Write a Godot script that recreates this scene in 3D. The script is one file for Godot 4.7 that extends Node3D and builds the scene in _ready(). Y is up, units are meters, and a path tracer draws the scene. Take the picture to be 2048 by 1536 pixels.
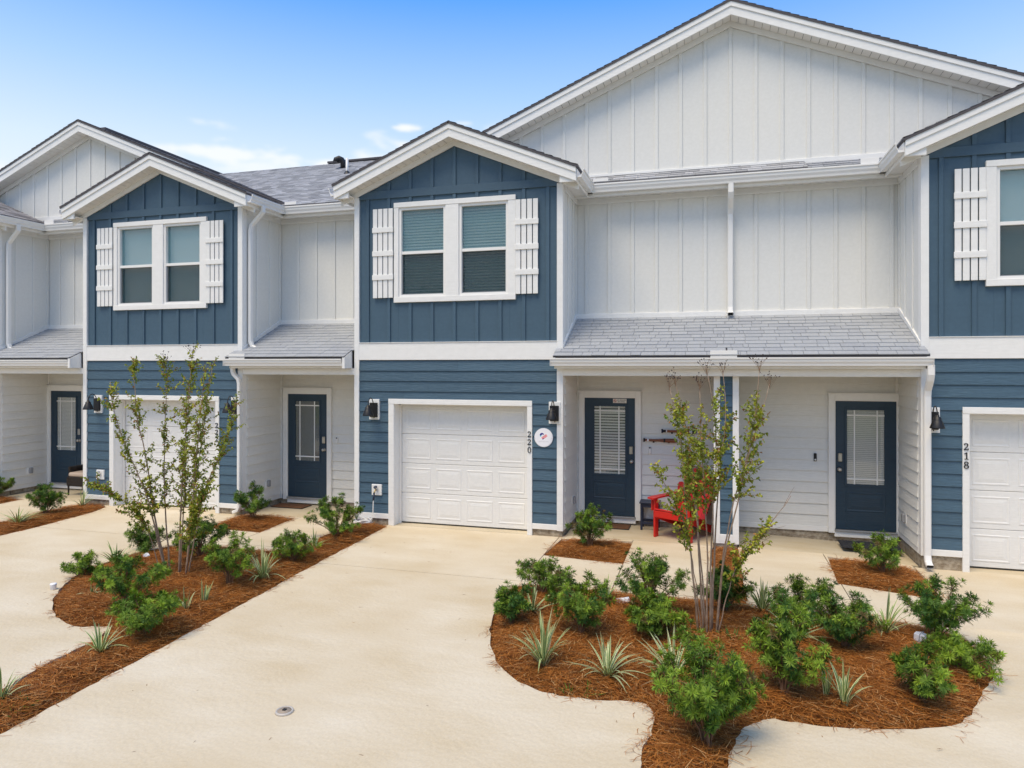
extends Node3D
# A row of blue and white townhouses. x runs along the fronts, z towards the street, y is up, metres.
# The fronts of the garage bays stand at z = 0, the recessed walls between them at z = RZ.

const W := 3.564          # width of the blue front of a garage bay
const CB := 0.09          # corner boards
const RZ := -1.18         # recessed wall
const SL := 0.4167        # pitch of the gables
const PS := 0.466         # pitch of the porch roofs
const BT := 0.4064        # batten spacing
const PARTY := 0.345      # party line under the big gable

var rng := RandomNumberGenerator.new()
var M := {}
var taken := {}
var box_cache := {}
var lap_cache := {}
var HX := 0.0             # the house being built: origin and direction
var HS := 1.0

# ------------------------------------------------------------------ scene tree helpers
func numbered(called: String) -> String:
	if not taken.has(called):
		taken[called] = 0
		return called
	taken[called] += 1
	return "%s_%03d" % [called, taken[called]]

func tag(o: Node, label: String, category: String, group := "") -> void:
	o.set_meta("label", label)
	o.set_meta("category", category)
	if group != "":
		o.set_meta("group", group)

func thing(called: String, label: String, category: String, at := Vector3.ZERO, group := "", turn := 0.0) -> Node3D:
	var o := Node3D.new()
	o.name = numbered(called)
	add_child(o)
	o.position = at
	o.rotation.y = turn
	tag(o, label, category, group)
	return o

func struct(o: Node, called: String) -> void:
	o.name = numbered(called)
	o.set_meta("kind", "structure")

func off(n: Node) -> Vector3:      # where an unturned node stands in the world
	var p := Vector3.ZERO
	while n is Node3D and n != self:
		p += n.position
		n = n.get_parent()
	return p

# a mesh built in world coordinates, hung under parent
func put(mesh: Mesh, mat: Material, called: String, parent: Node, at := Vector3.ZERO) -> MeshInstance3D:
	var mi := MeshInstance3D.new()
	mi.mesh = mesh
	mi.material_override = mat
	mi.name = called
	mi.position = at - (off(parent) if parent != self else Vector3.ZERO)
	parent.add_child(mi, true)
	return mi

# a mesh in the parent's own coordinates
func part(mesh: Mesh, mat: Material, called: String, parent: Node, at := Vector3.ZERO, turn := Vector3.ZERO) -> MeshInstance3D:
	var mi := MeshInstance3D.new()
	mi.mesh = mesh
	mi.material_override = mat
	mi.name = called
	mi.position = at
	mi.rotation = turn
	parent.add_child(mi, true)
	return mi

# ------------------------------------------------------------------ mesh helpers
func start() -> SurfaceTool:
	var st := SurfaceTool.new()
	st.begin(Mesh.PRIMITIVE_TRIANGLES)
	st.set_smooth_group(-1)
	return st

func tri(st: SurfaceTool, a: Vector3, b: Vector3, c: Vector3) -> void:
	st.add_vertex(a); st.add_vertex(b); st.add_vertex(c)

func quad(st: SurfaceTool, a: Vector3, b: Vector3, c: Vector3, d: Vector3) -> void:
	tri(st, a, b, c); tri(st, a, c, d)

func done(st: SurfaceTool) -> ArrayMesh:
	st.generate_normals()
	return st.commit()

# a box with chamfered edges, centred on the origin
func bevel_box(s: Vector3, b := 0.004) -> ArrayMesh:
	b = minf(b, minf(s.x, minf(s.y, s.z)) * 0.3)
	var key := "%.3f %.3f %.3f %.4f" % [s.x, s.y, s.z, b]
	if box_cache.has(key):
		return box_cache[key]
	var st := start()
	add_bevel_box(st, Vector3.ZERO, s, b)
	var m := done(st)
	box_cache[key] = m
	return m

func add_bevel_box(st: SurfaceTool, at: Vector3, s: Vector3, b: float) -> void:
	var h := s / 2.0
	for ax in 3:
		for sg in [-1.0, 1.0]:
			var u := (ax + 1) % 3
			var v := (ax + 2) % 3
			var c: Array[Vector3] = []
			for q in [[-1, -1], [1, -1], [1, 1], [-1, 1]]:
				var p := Vector3.ZERO
				p[ax] = sg * h[ax]
				p[u] = q[0] * (h[u] - b)
				p[v] = q[1] * (h[v] - b)
				c.append(at + p)
			if sg > 0: quad(st, c[0], c[3], c[2], c[1])
			else: quad(st, c[0], c[1], c[2], c[3])
	for ax in 3:                       # the twelve edges
		var u := (ax + 1) % 3
		var v := (ax + 2) % 3
		for su in [-1.0, 1.0]:
			for sv in [-1.0, 1.0]:
				var p1 := Vector3.ZERO; var p2 := Vector3.ZERO
				p1[u] = su * h[u]; p1[v] = sv * (h[v] - b)
				p2[u] = su * (h[u] - b); p2[v] = sv * h[v]
				var lo := Vector3.ZERO; lo[ax] = -(h[ax] - b)
				var hi := Vector3.ZERO; hi[ax] = h[ax] - b
				if su * sv > 0: quad(st, at + p1 + lo, at + p1 + hi, at + p2 + hi, at + p2 + lo)
				else: quad(st, at + p1 + lo, at + p2 + lo, at + p2 + hi, at + p1 + hi)
	for sx in [-1.0, 1.0]:
		for sy in [-1.0, 1.0]:
			for sz in [-1.0, 1.0]:
				var a := at + Vector3(sx * h.x, sy * (h.y - b), sz * (h.z - b))
				var c2 := at + Vector3(sx * (h.x - b), sy * h.y, sz * (h.z - b))
				var d := at + Vector3(sx * (h.x - b), sy * (h.y - b), sz * h.z)
				if sx * sy * sz > 0: tri(st, a, d, c2)
				else: tri(st, a, c2, d)

# box in world coordinates
func wbox(parent: Node, called: String, mat: Material, x0: float, x1: float, y0: float, y1: float, z0: float, z1: float, b := 0.004) -> MeshInstance3D:
	var s := Vector3(absf(x1 - x0), absf(y1 - y0), absf(z1 - z0))
	return put(bevel_box(s, b), mat, called, parent, Vector3((x0 + x1) / 2, (y0 + y1) / 2, (z0 + z1) / 2))

# box in the coordinates of the house being built (x counted from the outer edge of its blue bay)
func hbox(parent: Node, called: String, mat: Material, a0: float, a1: float, y0: float, y1: float, z0: float, z1: float, b := 0.004) -> MeshInstance3D:
	return wbox(parent, called, mat, HX + HS * a0, HX + HS * a1, y0, y1, z0, z1, b)

# boxes joined into one mesh: rows of [a0, a1, y0, y1, z0, z1] in house coordinates
func hboxes(parent: Node, called: String, mat: Material, rows: Array) -> MeshInstance3D:
	var st := start()
	for r in rows:
		var c := Vector3(HX + HS * (r[0] + r[1]) / 2.0, (r[2] + r[3]) / 2.0, (r[4] + r[5]) / 2.0)
		add_bevel_box(st, c - off(parent), Vector3(absf(r[1] - r[0]), absf(r[3] - r[2]), absf(r[5] - r[4])), 0.002)
	return part(done(st), mat, called, parent)

# a polygon (in the plane u, v at o) swept along w
func prism(poly: PackedVector2Array, o: Vector3, u: Vector3, v: Vector3, w: Vector3) -> ArrayMesh:
	var st := start()
	add_prism(st, poly, o, u, v, w)
	return done(st)

func add_prism(st: SurfaceTool, poly: PackedVector2Array, o: Vector3, u: Vector3, v: Vector3, w: Vector3) -> void:
	var ccw := not Geometry2D.is_polygon_clockwise(poly)
	var rh := u.cross(v).dot(w) > 0.0
	var flip := ccw != rh                # flip: the far cap is seen counter-clockwise
	var p: Array[Vector3] = []
	for q in poly:
		p.append(o + u * q.x + v * q.y)
	var idx := Geometry2D.triangulate_polygon(poly)
	for i in range(0, idx.size(), 3):
		var a := p[idx[i]]; var b := p[idx[i + 1]]; var c := p[idx[i + 2]]
		var up := (b - a).cross(c - a).dot(w) > 0.0
		if up:
			tri(st, a, b, c); tri(st, a + w, c + w, b + w)
		else:
			tri(st, a, c, b); tri(st, a + w, b + w, c + w)
	var n := p.size()
	for i in n:
		var a := p[i]; var b := p[(i + 1) % n]
		if flip: quad(st, a, b, b + w, a + w)
		else: quad(st, a, a + w, b + w, b)

# house polygon in x/y swept from z0 to z1
func hprism(parent: Node, called: String, mat: Material, pts: Array, z0: float, z1: float) -> MeshInstance3D:
	var poly := PackedVector2Array()
	var c := Vector2.ZERO
	for q in pts:
		c += Vector2(HX + HS * q[0], q[1]) / pts.size()
	for q in pts:
		poly.append(Vector2(HX + HS * q[0], q[1]) - c)
	return put(prism(poly, Vector3(0, 0, z0), Vector3.RIGHT, Vector3.UP, Vector3(0, 0, z1 - z0)), mat, called, parent, Vector3(c.x, c.y, 0))

# a four-cornered plate with thickness along n
func slab(parent: Node, called: String, mat: Material, a: Vector3, b: Vector3, c: Vector3, d: Vector3, n: Vector3) -> MeshInstance3D:
	var m := (a + b + c + d) / 4.0
	var st := start()
	a -= m; b -= m; c -= m; d -= m
	if (b - a).cross(d - a).dot(n) < 0.0:
		var t := b; b = d; d = t
	quad(st, a, b, c, d)
	quad(st, a + n, d + n, c + n, b + n)
	for e in [[a, b], [b, c], [c, d], [d, a]]:
		quad(st, e[0], e[0] + n, e[1] + n, e[1])
	return put(done(st), mat, called, parent, m)

# a round tube along points
func add_tube(st: SurfaceTool, pts: Array, radii: Array, sides := 8, caps := true) -> void:
	var rings := []
	var ref := Vector3(0.31, 0.2, 0.93)
	for i in pts.size():
		var t: Vector3
		if i == 0: t = pts[1] - pts[0]
		elif i == pts.size() - 1: t = pts[i] - pts[i - 1]
		else: t = pts[i + 1] - pts[i - 1]
		t = t.normalized()
		var n := (ref - t * ref.dot(t))
		if n.length() < 0.05: n = t.cross(Vector3.RIGHT)
		n = n.normalized()
		ref = n
		var bb := t.cross(n)
		var ring := []
		for k in sides:
			var an := TAU * k / sides
			ring.append(pts[i] + (n * cos(an) + bb * sin(an)) * radii[i])
		rings.append(ring)
	for i in pts.size() - 1:
		for k in sides:
			var k2 := (k + 1) % sides
			quad(st, rings[i][k], rings[i + 1][k], rings[i + 1][k2], rings[i][k2])
	if caps:
		for k in range(1, sides - 1):
			tri(st, rings[0][0], rings[0][k], rings[0][k + 1])
			var l: int = pts.size() - 1
			tri(st, rings[l][0], rings[l][k + 1], rings[l][k])

func tube(pts: Array, radii, sides := 8) -> ArrayMesh:
	var st := start()
	st.set_smooth_group(0)
	var r := []
	for i in pts.size():
		r.append(radii[i] if radii is Array else radii)
	add_tube(st, pts, r, sides)
	return done(st)

# a flat-sided pipe: path lies in a plane whose normal is side
func rect_pipe(pts: Array, side: Vector3, w: float, d: float) -> ArrayMesh:
	var st := start()
	var rings := []
	for i in pts.size():
		var t: Vector3
		if i == 0: t = (pts[1] - pts[0]).normalized()
		elif i == pts.size() - 1: t = (pts[i] - pts[i - 1]).normalized()
		else: t = ((pts[i + 1] - pts[i]).normalized() + (pts[i] - pts[i - 1]).normalized()).normalized()
		var n := t.cross(side).normalized()
		var b := 0.012
		var ring := []
		for q in [[-w / 2 + b, -d / 2], [w / 2 - b, -d / 2], [w / 2, -d / 2 + b], [w / 2, d / 2 - b], [w / 2 - b, d / 2], [-w / 2 + b, d / 2], [-w / 2, d / 2 - b], [-w / 2, -d / 2 + b]]:
			ring.append(pts[i] + side * q[0] + n * q[1])
		rings.append(ring)
	for i in pts.size() - 1:
		for k in 8:
			var k2 := (k + 1) % 8
			quad(st, rings[i][k], rings[i][k2], rings[i + 1][k2], rings[i + 1][k])
	return done(st)

# turned on the y axis: profile of [radius, height]
func lathe(profile: Array, sides := 20, smooth := true) -> ArrayMesh:
	var st := start()
	if smooth: st.set_smooth_group(0)
	for i in profile.size() - 1:
		for k in sides:
			var a := TAU * k / sides
			var b := TAU * (k + 1) / sides
			var p = profile[i]; var q = profile[i + 1]
			var p1 := Vector3(cos(a) * p[0], p[1], sin(a) * p[0])
			var p2 := Vector3(cos(b) * p[0], p[1], sin(b) * p[0])
			var q1 := Vector3(cos(a) * q[0], q[1], sin(a) * q[0])
			var q2 := Vector3(cos(b) * q[0], q[1], sin(b) * q[0])
			if p[0] > 1e-5: tri(st, p1, p2, q2)
			if q[0] > 1e-5: tri(st, p1, q2, q1)
	return done(st)

# a lap board along x, facing +z, its lower edge proud
func lap_mesh(l: float, h: float) -> ArrayMesh:
	var key := "%.2f %.3f" % [l, h]
	if not lap_cache.has(key):
		lap_cache[key] = prism(PackedVector2Array([Vector2(-0.014, 0), Vector2(0.016, 0), Vector2(0.0185, 0.003), Vector2(-0.001, h), Vector2(-0.014, h)]), Vector3(-l / 2, 0, 0), Vector3(0, 0, 1), Vector3.UP, Vector3(l, 0, 0))
	return lap_cache[key]

# lap siding on a wall: facing 0 (street), 1 (+x), -1 (-x); holes are [a0, a1, y0, y1] along the wall
func siding(parent: Node, mats: Array, facing: int, plane: float, a0: float, a1: float, y0: float, y1: float, holes := []) -> void:
	var y := y0
	var row := 0
	while y < y1 - 0.02:
		var h := minf(0.178, y1 - y)
		var segs := [[a0, a1]]
		for q in holes:
			if y + h * 0.6 > q[2] and y + h * 0.4 < q[3]:
				var nx := []
				for s in segs:
					if q[1] <= s[0] or q[0] >= s[1]: nx.append(s)
					else:
						if q[0] > s[0] + 0.01: nx.append([s[0], q[0]])
						if q[1] < s[1] - 0.01: nx.append([q[1], s[1]])
				segs = nx
		for s in segs:
			var cuts: Array = [s[0]]
			if s[1] - s[0] > 3.0:                 # long rows are butted from two planks
				cuts.append(lerpf(s[0], s[1], [0.37, 0.71, 0.52, 0.24][row % 4]))
			cuts.append(s[1])
			for i in cuts.size() - 1:
				var l: float = cuts[i + 1] - cuts[i] - (0.002 if cuts.size() > 2 else 0.0)
				var c: float = (cuts[i] + cuts[i + 1]) / 2.0
				var mi: MeshInstance3D
				var mat: Material = mats[rng.randi() % mats.size()]
				if facing == 0:
					mi = put(lap_mesh(l, h), mat, "siding_board", parent, Vector3(c, y, plane))
				else:
					mi = put(lap_mesh(l, h), mat, "siding_board", parent, Vector3(plane, y, c))
					mi.rotation.y = facing * PI / 2
		y += 0.178
		row += 1

# ------------------------------------------------------------------ materials
func lin(r: float, g: float, b: float) -> Color:
	return Color(r, g, b).linear_to_srgb()

func noise_image(size: int, freq: float, octaves: int, sd: int, stretch := Vector2.ONE) -> Image:
	var n := FastNoiseLite.new()
	n.noise_type = FastNoiseLite.TYPE_SIMPLEX_SMOOTH
	n.seed = sd
	n.frequency = freq
	n.fractal_octaves = octaves
	n.fractal_gain = 0.55
	if stretch == Vector2.ONE:
		return n.get_seamless_image(size, size, false, false, 0.15)
	var im := n.get_seamless_image(int(size / stretch.x), int(size / stretch.y), false, false, 0.15)
	im.resize(size, size, Image.INTERPOLATE_CUBIC)
	return im

func normal_from(im: Image, strength: float) -> ImageTexture:
	var c: Image = im.duplicate()
	c.convert(Image.FORMAT_RGBA8)
	c.bump_map_to_normal_map(strength)
	c.generate_mipmaps()
	return ImageTexture.create_from_image(c)

# two linear colours mixed by a list of [image, weight], with mean about 0.5
func colour_image(size: int, lo: Color, hi: Color, layers: Array) -> ImageTexture:
	var im := Image.create(size, size, false, Image.FORMAT_RGB8)
	for y in size:
		for x in size:
			var t := 0.5
			for l in layers:
				t += (l[0].get_pixel(x, y).r - 0.5) * l[1]
			im.set_pixel(x, y, lo.lerp(hi, clampf(t, 0, 1)).linear_to_srgb())
	im.generate_mipmaps()
	return ImageTexture.create_from_image(im)

func plain(c: Color, rough := 0.6, metal := 0.0) -> StandardMaterial3D:
	var m := StandardMaterial3D.new()
	m.albedo_color = c
	m.roughness = rough
	m.metallic = metal
	return m

func surfaced(c: Color, rough: float, normal: Texture2D, scale: Vector3, depth := 1.0, colour: Texture2D = null) -> StandardMaterial3D:
	var m := plain(c, rough)
	m.uv1_triplanar = true
	m.uv1_world_triplanar = true
	m.uv1_scale = scale
	if normal:
		m.normal_enabled = true
		m.normal_texture = normal
		m.normal_scale = depth
	if colour:
		m.albedo_texture = colour
	return m

func leafy(back: Color) -> StandardMaterial3D:
	var m := plain(Color.WHITE, 0.5)
	m.vertex_color_use_as_albedo = true
	m.cull_mode = BaseMaterial3D.CULL_DISABLED
	m.backlight_enabled = true
	m.backlight = back
	return m

func make_materials() -> void:
	var coarse := noise_image(512, 0.006, 4, 3)
	var mid := noise_image(512, 0.03, 4, 4)
	var fine := noise_image(512, 0.25, 3, 5)
	var grain := noise_image(512, 0.05, 4, 6, Vector2(8, 1))
	var streak := noise_image(512, 0.02, 4, 7, Vector2(5, 1))
	var n_fine := normal_from(fine, 3.0)
	var n_grain := normal_from(grain, 4.0)
	var paint_wear := colour_image(256, Color(0.93, 0.93, 0.925), Color(1, 1, 1), [[mid, 0.9], [fine, 0.35]])
	var blue_wear := colour_image(256, Color(0.86, 0.87, 0.88), Color(1, 1, 1), [[mid, 0.9], [streak, 0.5], [fine, 0.4]])
	# painted cement board
	M.white = []
	for k in 3:
		var v: float = [0.765, 0.78, 0.795][k]
		M.white.append(surfaced(lin(v, v * 0.993, v * 0.955), 0.55, n_grain, Vector3(1.1, 1.1, 1.1), 0.35, paint_wear))
	M.blue = []
	for k in 3:
		var v: float = [0.94, 1.0, 1.07][k]
		M.blue.append(surfaced(lin(0.062 * v, 0.119 * v, 0.172 * v), 0.5, n_grain, Vector3(1.1, 1.1, 1.1), 0.6, blue_wear))
	M.panel = []
	M.blue_panel = []
	for k in 3:
		var v: float = [0.765, 0.78, 0.795][k]
		M.panel.append(surfaced(lin(v, v * 0.995, v * 0.96), 0.6, n_fine, Vector3(1.6, 1.6, 1.6), 0.18, paint_wear))
		v = [0.95, 1.0, 1.05][k]
		M.blue_panel.append(surfaced(lin(0.060 * v, 0.115 * v, 0.168 * v), 0.55, n_fine, Vector3(1.6, 1.6, 1.6), 0.25, blue_wear))
	M.trim = surfaced(lin(0.86, 0.855, 0.84), 0.45, n_grain, Vector3(0.8, 0.8, 0.8), 0.15, paint_wear)
	M.vinyl = surfaced(lin(0.83, 0.815, 0.785), 0.4, null, Vector3.ONE, 0.0, paint_wear)
	M.metal_white = plain(lin(0.83, 0.82, 0.80), 0.32)
	M.garage = surfaced(lin(0.80, 0.80, 0.795), 0.42, n_grain, Vector3(1.5, 1.5, 1.5), 0.25, paint_wear)
	M.door = surfaced(lin(0.018, 0.045, 0.076), 0.42, n_grain, Vector3(1.2, 1.2, 1.2), 0.3, blue_wear)
	M.black = plain(lin(0.005, 0.005, 0.007), 0.5)
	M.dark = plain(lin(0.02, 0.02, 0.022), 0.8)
	M.steel = plain(lin(0.55, 0.53, 0.5), 0.3, 0.9)
	M.brass = plain(lin(0.5, 0.36, 0.16), 0.35, 0.9)
	M.grey = plain(lin(0.28, 0.29, 0.31), 0.4)
	M.blind = plain(lin(0.8, 0.79, 0.76), 0.5)
	M.drape = plain(lin(0.72, 0.73, 0.70), 0.8)
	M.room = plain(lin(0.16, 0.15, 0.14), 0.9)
	# glass: tinted panes, and the grey insect screens of the lower sashes
	M.glass = plain(Color(0.30, 0.60, 0.68, 0.25), 0.03)
	M.glass.transparency = BaseMaterial3D.TRANSPARENCY_ALPHA
	M.glass.metallic_specular = 0.75
	M.door_glass = plain(Color(0.55, 0.62, 0.6, 0.12), 0.03)
	M.door_glass.transparency = BaseMaterial3D.TRANSPARENCY_ALPHA
	M.door_glass.metallic_specular = 0.7
	M.screen = plain(Color(0.05, 0.07, 0.06, 0.24), 0.55)
	M.screen.transparency = BaseMaterial3D.TRANSPARENCY_ALPHA
	# concrete, cream with tan patches and fine sand
	var big := noise_image(1024, 0.004, 5, 11)
	var patch := noise_image(1024, 0.012, 4, 12, Vector2(3, 1))
	var sand := noise_image(1024, 0.35, 2, 13)
	var conc := colour_image(1024, Color(0.565, 0.455, 0.29), Color(0.705, 0.625, 0.487), [[big, 0.6], [patch, 0.55], [sand, 0.5]])
	M.concrete = surfaced(Color.WHITE, 0.85, n_fine, Vector3(0.13, 0.13, 0.13), 0.12, conc)
	M.slab = surfaced(lin(0.86, 0.86, 0.84), 0.8, n_fine, Vector3(0.21, 0.21, 0.21), 0.12, conc)
	var found := colour_image(256, Color(0.16, 0.115, 0.07), Color(0.46, 0.40, 0.31), [[mid, 1.2], [fine, 0.5], [streak, 0.6]])
	M.foundation = surfaced(Color.WHITE, 0.9, n_fine, Vector3(1.3, 1.3, 1.3), 0.6, found)
	# asphalt shingles: granules and four tones
	var gran := colour_image(256, Color(0.68, 0.68, 0.69), Color(1, 1, 1), [[fine, 1.6], [mid, 0.4]])
	M.shingle = []
	for v in [[0.405, 0.425, 0.455], [0.42, 0.44, 0.468], [0.435, 0.455, 0.482], [0.39, 0.41, 0.445]]:
		M.shingle.append(surfaced(lin(v[0], v[1], v[2]), 0.9, n_fine, Vector3(2.2, 2.2, 2.2), 0.8, gran))
	M.roof = surfaced(lin(0.09, 0.085, 0.095), 0.95, n_fine, Vector3(2.2, 2.2, 2.2), 0.8)
	M.tabs = surfaced(Color.WHITE, 0.9, n_fine, Vector3(2.2, 2.2, 2.2), 0.8, gran)
	M.tabs.vertex_color_use_as_albedo = true
	# planting
	var duff := colour_image(512, Color(0.06, 0.019, 0.004), Color(0.38, 0.135, 0.027), [[fine, 1.1], [grain, 0.8], [mid, 0.5]])
	M.duff = surfaced(Color.WHITE, 0.95, n_fine, Vector3(1.6, 1.6, 1.6), 1.0, duff)
	M.straw = plain(Color.WHITE, 0.7)
	M.straw.vertex_color_use_as_albedo = true
	M.straw.cull_mode = BaseMaterial3D.CULL_DISABLED
	M.leaf = leafy(Color(0.3, 0.45, 0.1))
	M.leaf.roughness = 0.65
	M.blade = leafy(Color(0.2, 0.28, 0.1))
	var bark := colour_image(256, Color(0.20, 0.12, 0.075), Color(0.50, 0.38, 0.28), [[streak, 1.0], [mid, 0.6], [fine, 0.4]])
	M.bark = surfaced(Color.WHITE, 0.8, n_fine, Vector3(5, 1.5, 5), 0.4, bark)
	M.twig = plain(lin(0.22, 0.12, 0.065), 0.8)
	M.soil = surfaced(lin(0.10, 0.075, 0.045), 1.0, n_fine, Vector3(0.5, 0.5, 0.5), 0.6)
	var lawn := colour_image(256, Color(0.05, 0.09, 0.02), Color(0.14, 0.2, 0.05), [[mid, 0.8], [fine, 0.8]])
	M.lawn = surfaced(Color.WHITE, 1.0, n_fine, Vector3(0.3, 0.3, 0.3), 0.8, lawn)
	var tar := colour_image(256, Color(0.07, 0.07, 0.072), Color(0.17, 0.17, 0.172), [[fine, 0.9], [mid, 0.4]])
	M.asphalt = surfaced(Color.WHITE, 0.9, n_fine, Vector3(0.5, 0.5, 0.5), 0.5, tar)
	# odd things
	M.red = surfaced(lin(0.60, 0.018, 0.012), 0.4, n_fine, Vector3(1, 1, 1), 0.1)
	M.navy = plain(lin(0.012, 0.022, 0.055), 0.4)
	M.wicker = surfaced(lin(0.022, 0.014, 0.012), 0.6, normal_from(noise_image(256, 0.12, 1, 21), 10.0), Vector3(9, 9, 9), 2.0)
	M.cushion = surfaced(lin(0.52, 0.42, 0.34), 0.95, n_fine, Vector3(3, 3, 3), 0.6)
	var coir := colour_image(256, Color(0.09, 0.035, 0.014), Color(0.26, 0.12, 0.05), [[fine, 1.3]])
	M.coir = surfaced(Color.WHITE, 1.0, n_fine, Vector3(4, 4, 4), 2.0, coir)
	M.rubber = surfaced(lin(0.02, 0.022, 0.03), 0.8, n_fine, Vector3(6, 6, 6), 1.5)
	M.wood = surfaced(lin(0.20, 0.06, 0.022), 0.35, n_grain, Vector3(2, 2, 2), 0.3)
	M.paper = plain(lin(0.84, 0.85, 0.90), 0.7)
	M.ink = plain(lin(0.03, 0.04, 0.08), 0.6)
	M.hose = plain(lin(0.78, 0.77, 0.75), 0.4)
	M.sign_red = plain(lin(0.5, 0.05, 0.02), 0.5)

# ------------------------------------------------------------------ house pieces
func gutter(parent: Node, from: Vector3, along: Vector3, out: Vector3, h: float) -> MeshInstance3D:
	var k := h / 0.125
	var poly := PackedVector2Array()
	for q in [[0, 0.0], [0.078, 0.0], [0.084, 0.03], [0.104, 0.062], [0.108, 0.1], [0.122, 0.104], [0.122, 0.125], [0.104, 0.125], [0.098, 0.066], [0.07, 0.03], [0.006, 0.012], [0.006, 0.125], [0, 0.125]]:
		poly.append(Vector2(q[0], q[1] * k))
	return put(prism(poly, Vector3.ZERO, out, Vector3.UP, along), M.metal_white, "gutter", parent, from)

# courses of shingle tabs on a roof plane, one mesh
func tabs(parent: Node, o: Vector3, along: Vector3, up: Vector3, tone := Vector3(0.33, 0.335, 0.36), spread := 0.35) -> void:
	var st := start()
	var al := along.normalized(); var ul := up.normalized()
	var n := al.cross(ul)
	if n.y < 0: n = -n
	var la := along.length(); var lu := up.length()
	var rows := int(lu / 0.14)
	var base := off(parent)
	for i in rows:
		var s0 := i * lu / rows
		var s1 := (i + 1) * lu / rows + 0.02
		var x := -rng.randf() * 0.2
		while x < la:
			var w := rng.randf_range(0.14, 0.34)
			var x0 := maxf(x, 0.0); var x1 := minf(x + w, la)
			x += w
			if x1 - x0 < 0.01: continue
			var lift := n * (0.011 + rng.randf() * 0.006)
			var v := 1.0 + (rng.randf() - 0.55) * spread * 2.0
			st.set_color(Color(tone.x * v, tone.y * v, tone.z * v))
			var a := o + al * (x0 + 0.002) + ul * s0 + lift - base
			var b := o + al * (x1 - 0.002) + ul * s0 + lift - base
			var c := o + al * (x1 - 0.002) + ul * s1 + n * 0.002 - base
			var d := o + al * (x0 + 0.002) + ul * s1 + n * 0.002 - base
			if (b - a).cross(c - a).dot(n) < 0: quad(st, a, b, c, d)
			else: quad(st, a, d, c, b)
			quad(st, a, b, b - n * 0.02, a - n * 0.02)
	var mi := part(done(st), M.tabs, "shingles", parent)
	mi.set_meta("kind", "stuff")

# one pitch of a gable roof with its slab, shingles, fascia and soffit strips
# ridge at (xc, ya) going down in world direction dir; d0..d1 away from the ridge for the slab, rake boards df0..df1
func pitch(house: Node, xc: float, ya: float, dir: float, d1: float, z_back: float, z_front: float, rake0: float, rake1: float, z_wall: float) -> void:
	var run := Vector3(dir, -SL, 0)
	var n := Vector3(dir * SL, 1, 0).normalized()
	var top := Vector3(xc, ya, 0)
	var a := top + run * 0.0 + Vector3(0, 0, z_back)
	var b := top + run * d1 + Vector3(0, 0, z_back)
	var c := top + run * d1 + Vector3(0, 0, z_front)
	var d := top + Vector3(0, 0, z_front)
	var roof := slab(house, "roof", M.roof, a, b, c, d, -n * 0.035)
	tabs(roof, c, Vector3(0, 0, z_back - z_front), -run * d1, Vector3(0.34, 0.325, 0.335), 0.40)
	# rake: two stepped boards
	var zf := z_front - 0.03
	for q in [[-0.035, -0.25, zf - 0.025, zf], [-0.03, -0.115, zf, zf + 0.018]]:
		var t0 := top + run * rake0 + Vector3(0, q[0], q[2])
		var t1 := top + run * rake1 + Vector3(0, q[0], q[2])
		var b0 := top + run * rake0 + Vector3(0, q[1], q[2])
		var b1 := top + run * rake1 + Vector3(0, q[1], q[2])
		slab(house, "rake_board", M.trim, t0, t1, b1, b0, Vector3(0, 0, q[3] - q[2]))
	# soffit under the overhang, one strip per panel rib
	var l := rake0 + 0.002
	while l < rake1 - 0.1:
		var p0 := top + run * l + Vector3(0, -0.232, z_wall + 0.03)
		var p1 := top + run * (l + 0.118) + Vector3(0, -0.232, z_wall + 0.03)
		var p2 := p1; p2.z = zf - 0.026
		var p3 := p0; p3.z = zf - 0.026
		slab(house, "soffit_panel", M.vinyl, p0, p1, p2, p3, n * 0.008)
		l += 0.124
	# frieze on the wall along the rake
	var f0 := top + run * rake0 + Vector3(0, -0.233, z_wall)
	var f1 := top + run * rake1 + Vector3(0, -0.233, z_wall)
	slab(house, "rake_frieze", M.trim, f0, f1, f1 + Vector3(0, -0.095, 0), f0 + Vector3(0, -0.095, 0), Vector3(0, 0, 0.03))

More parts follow.
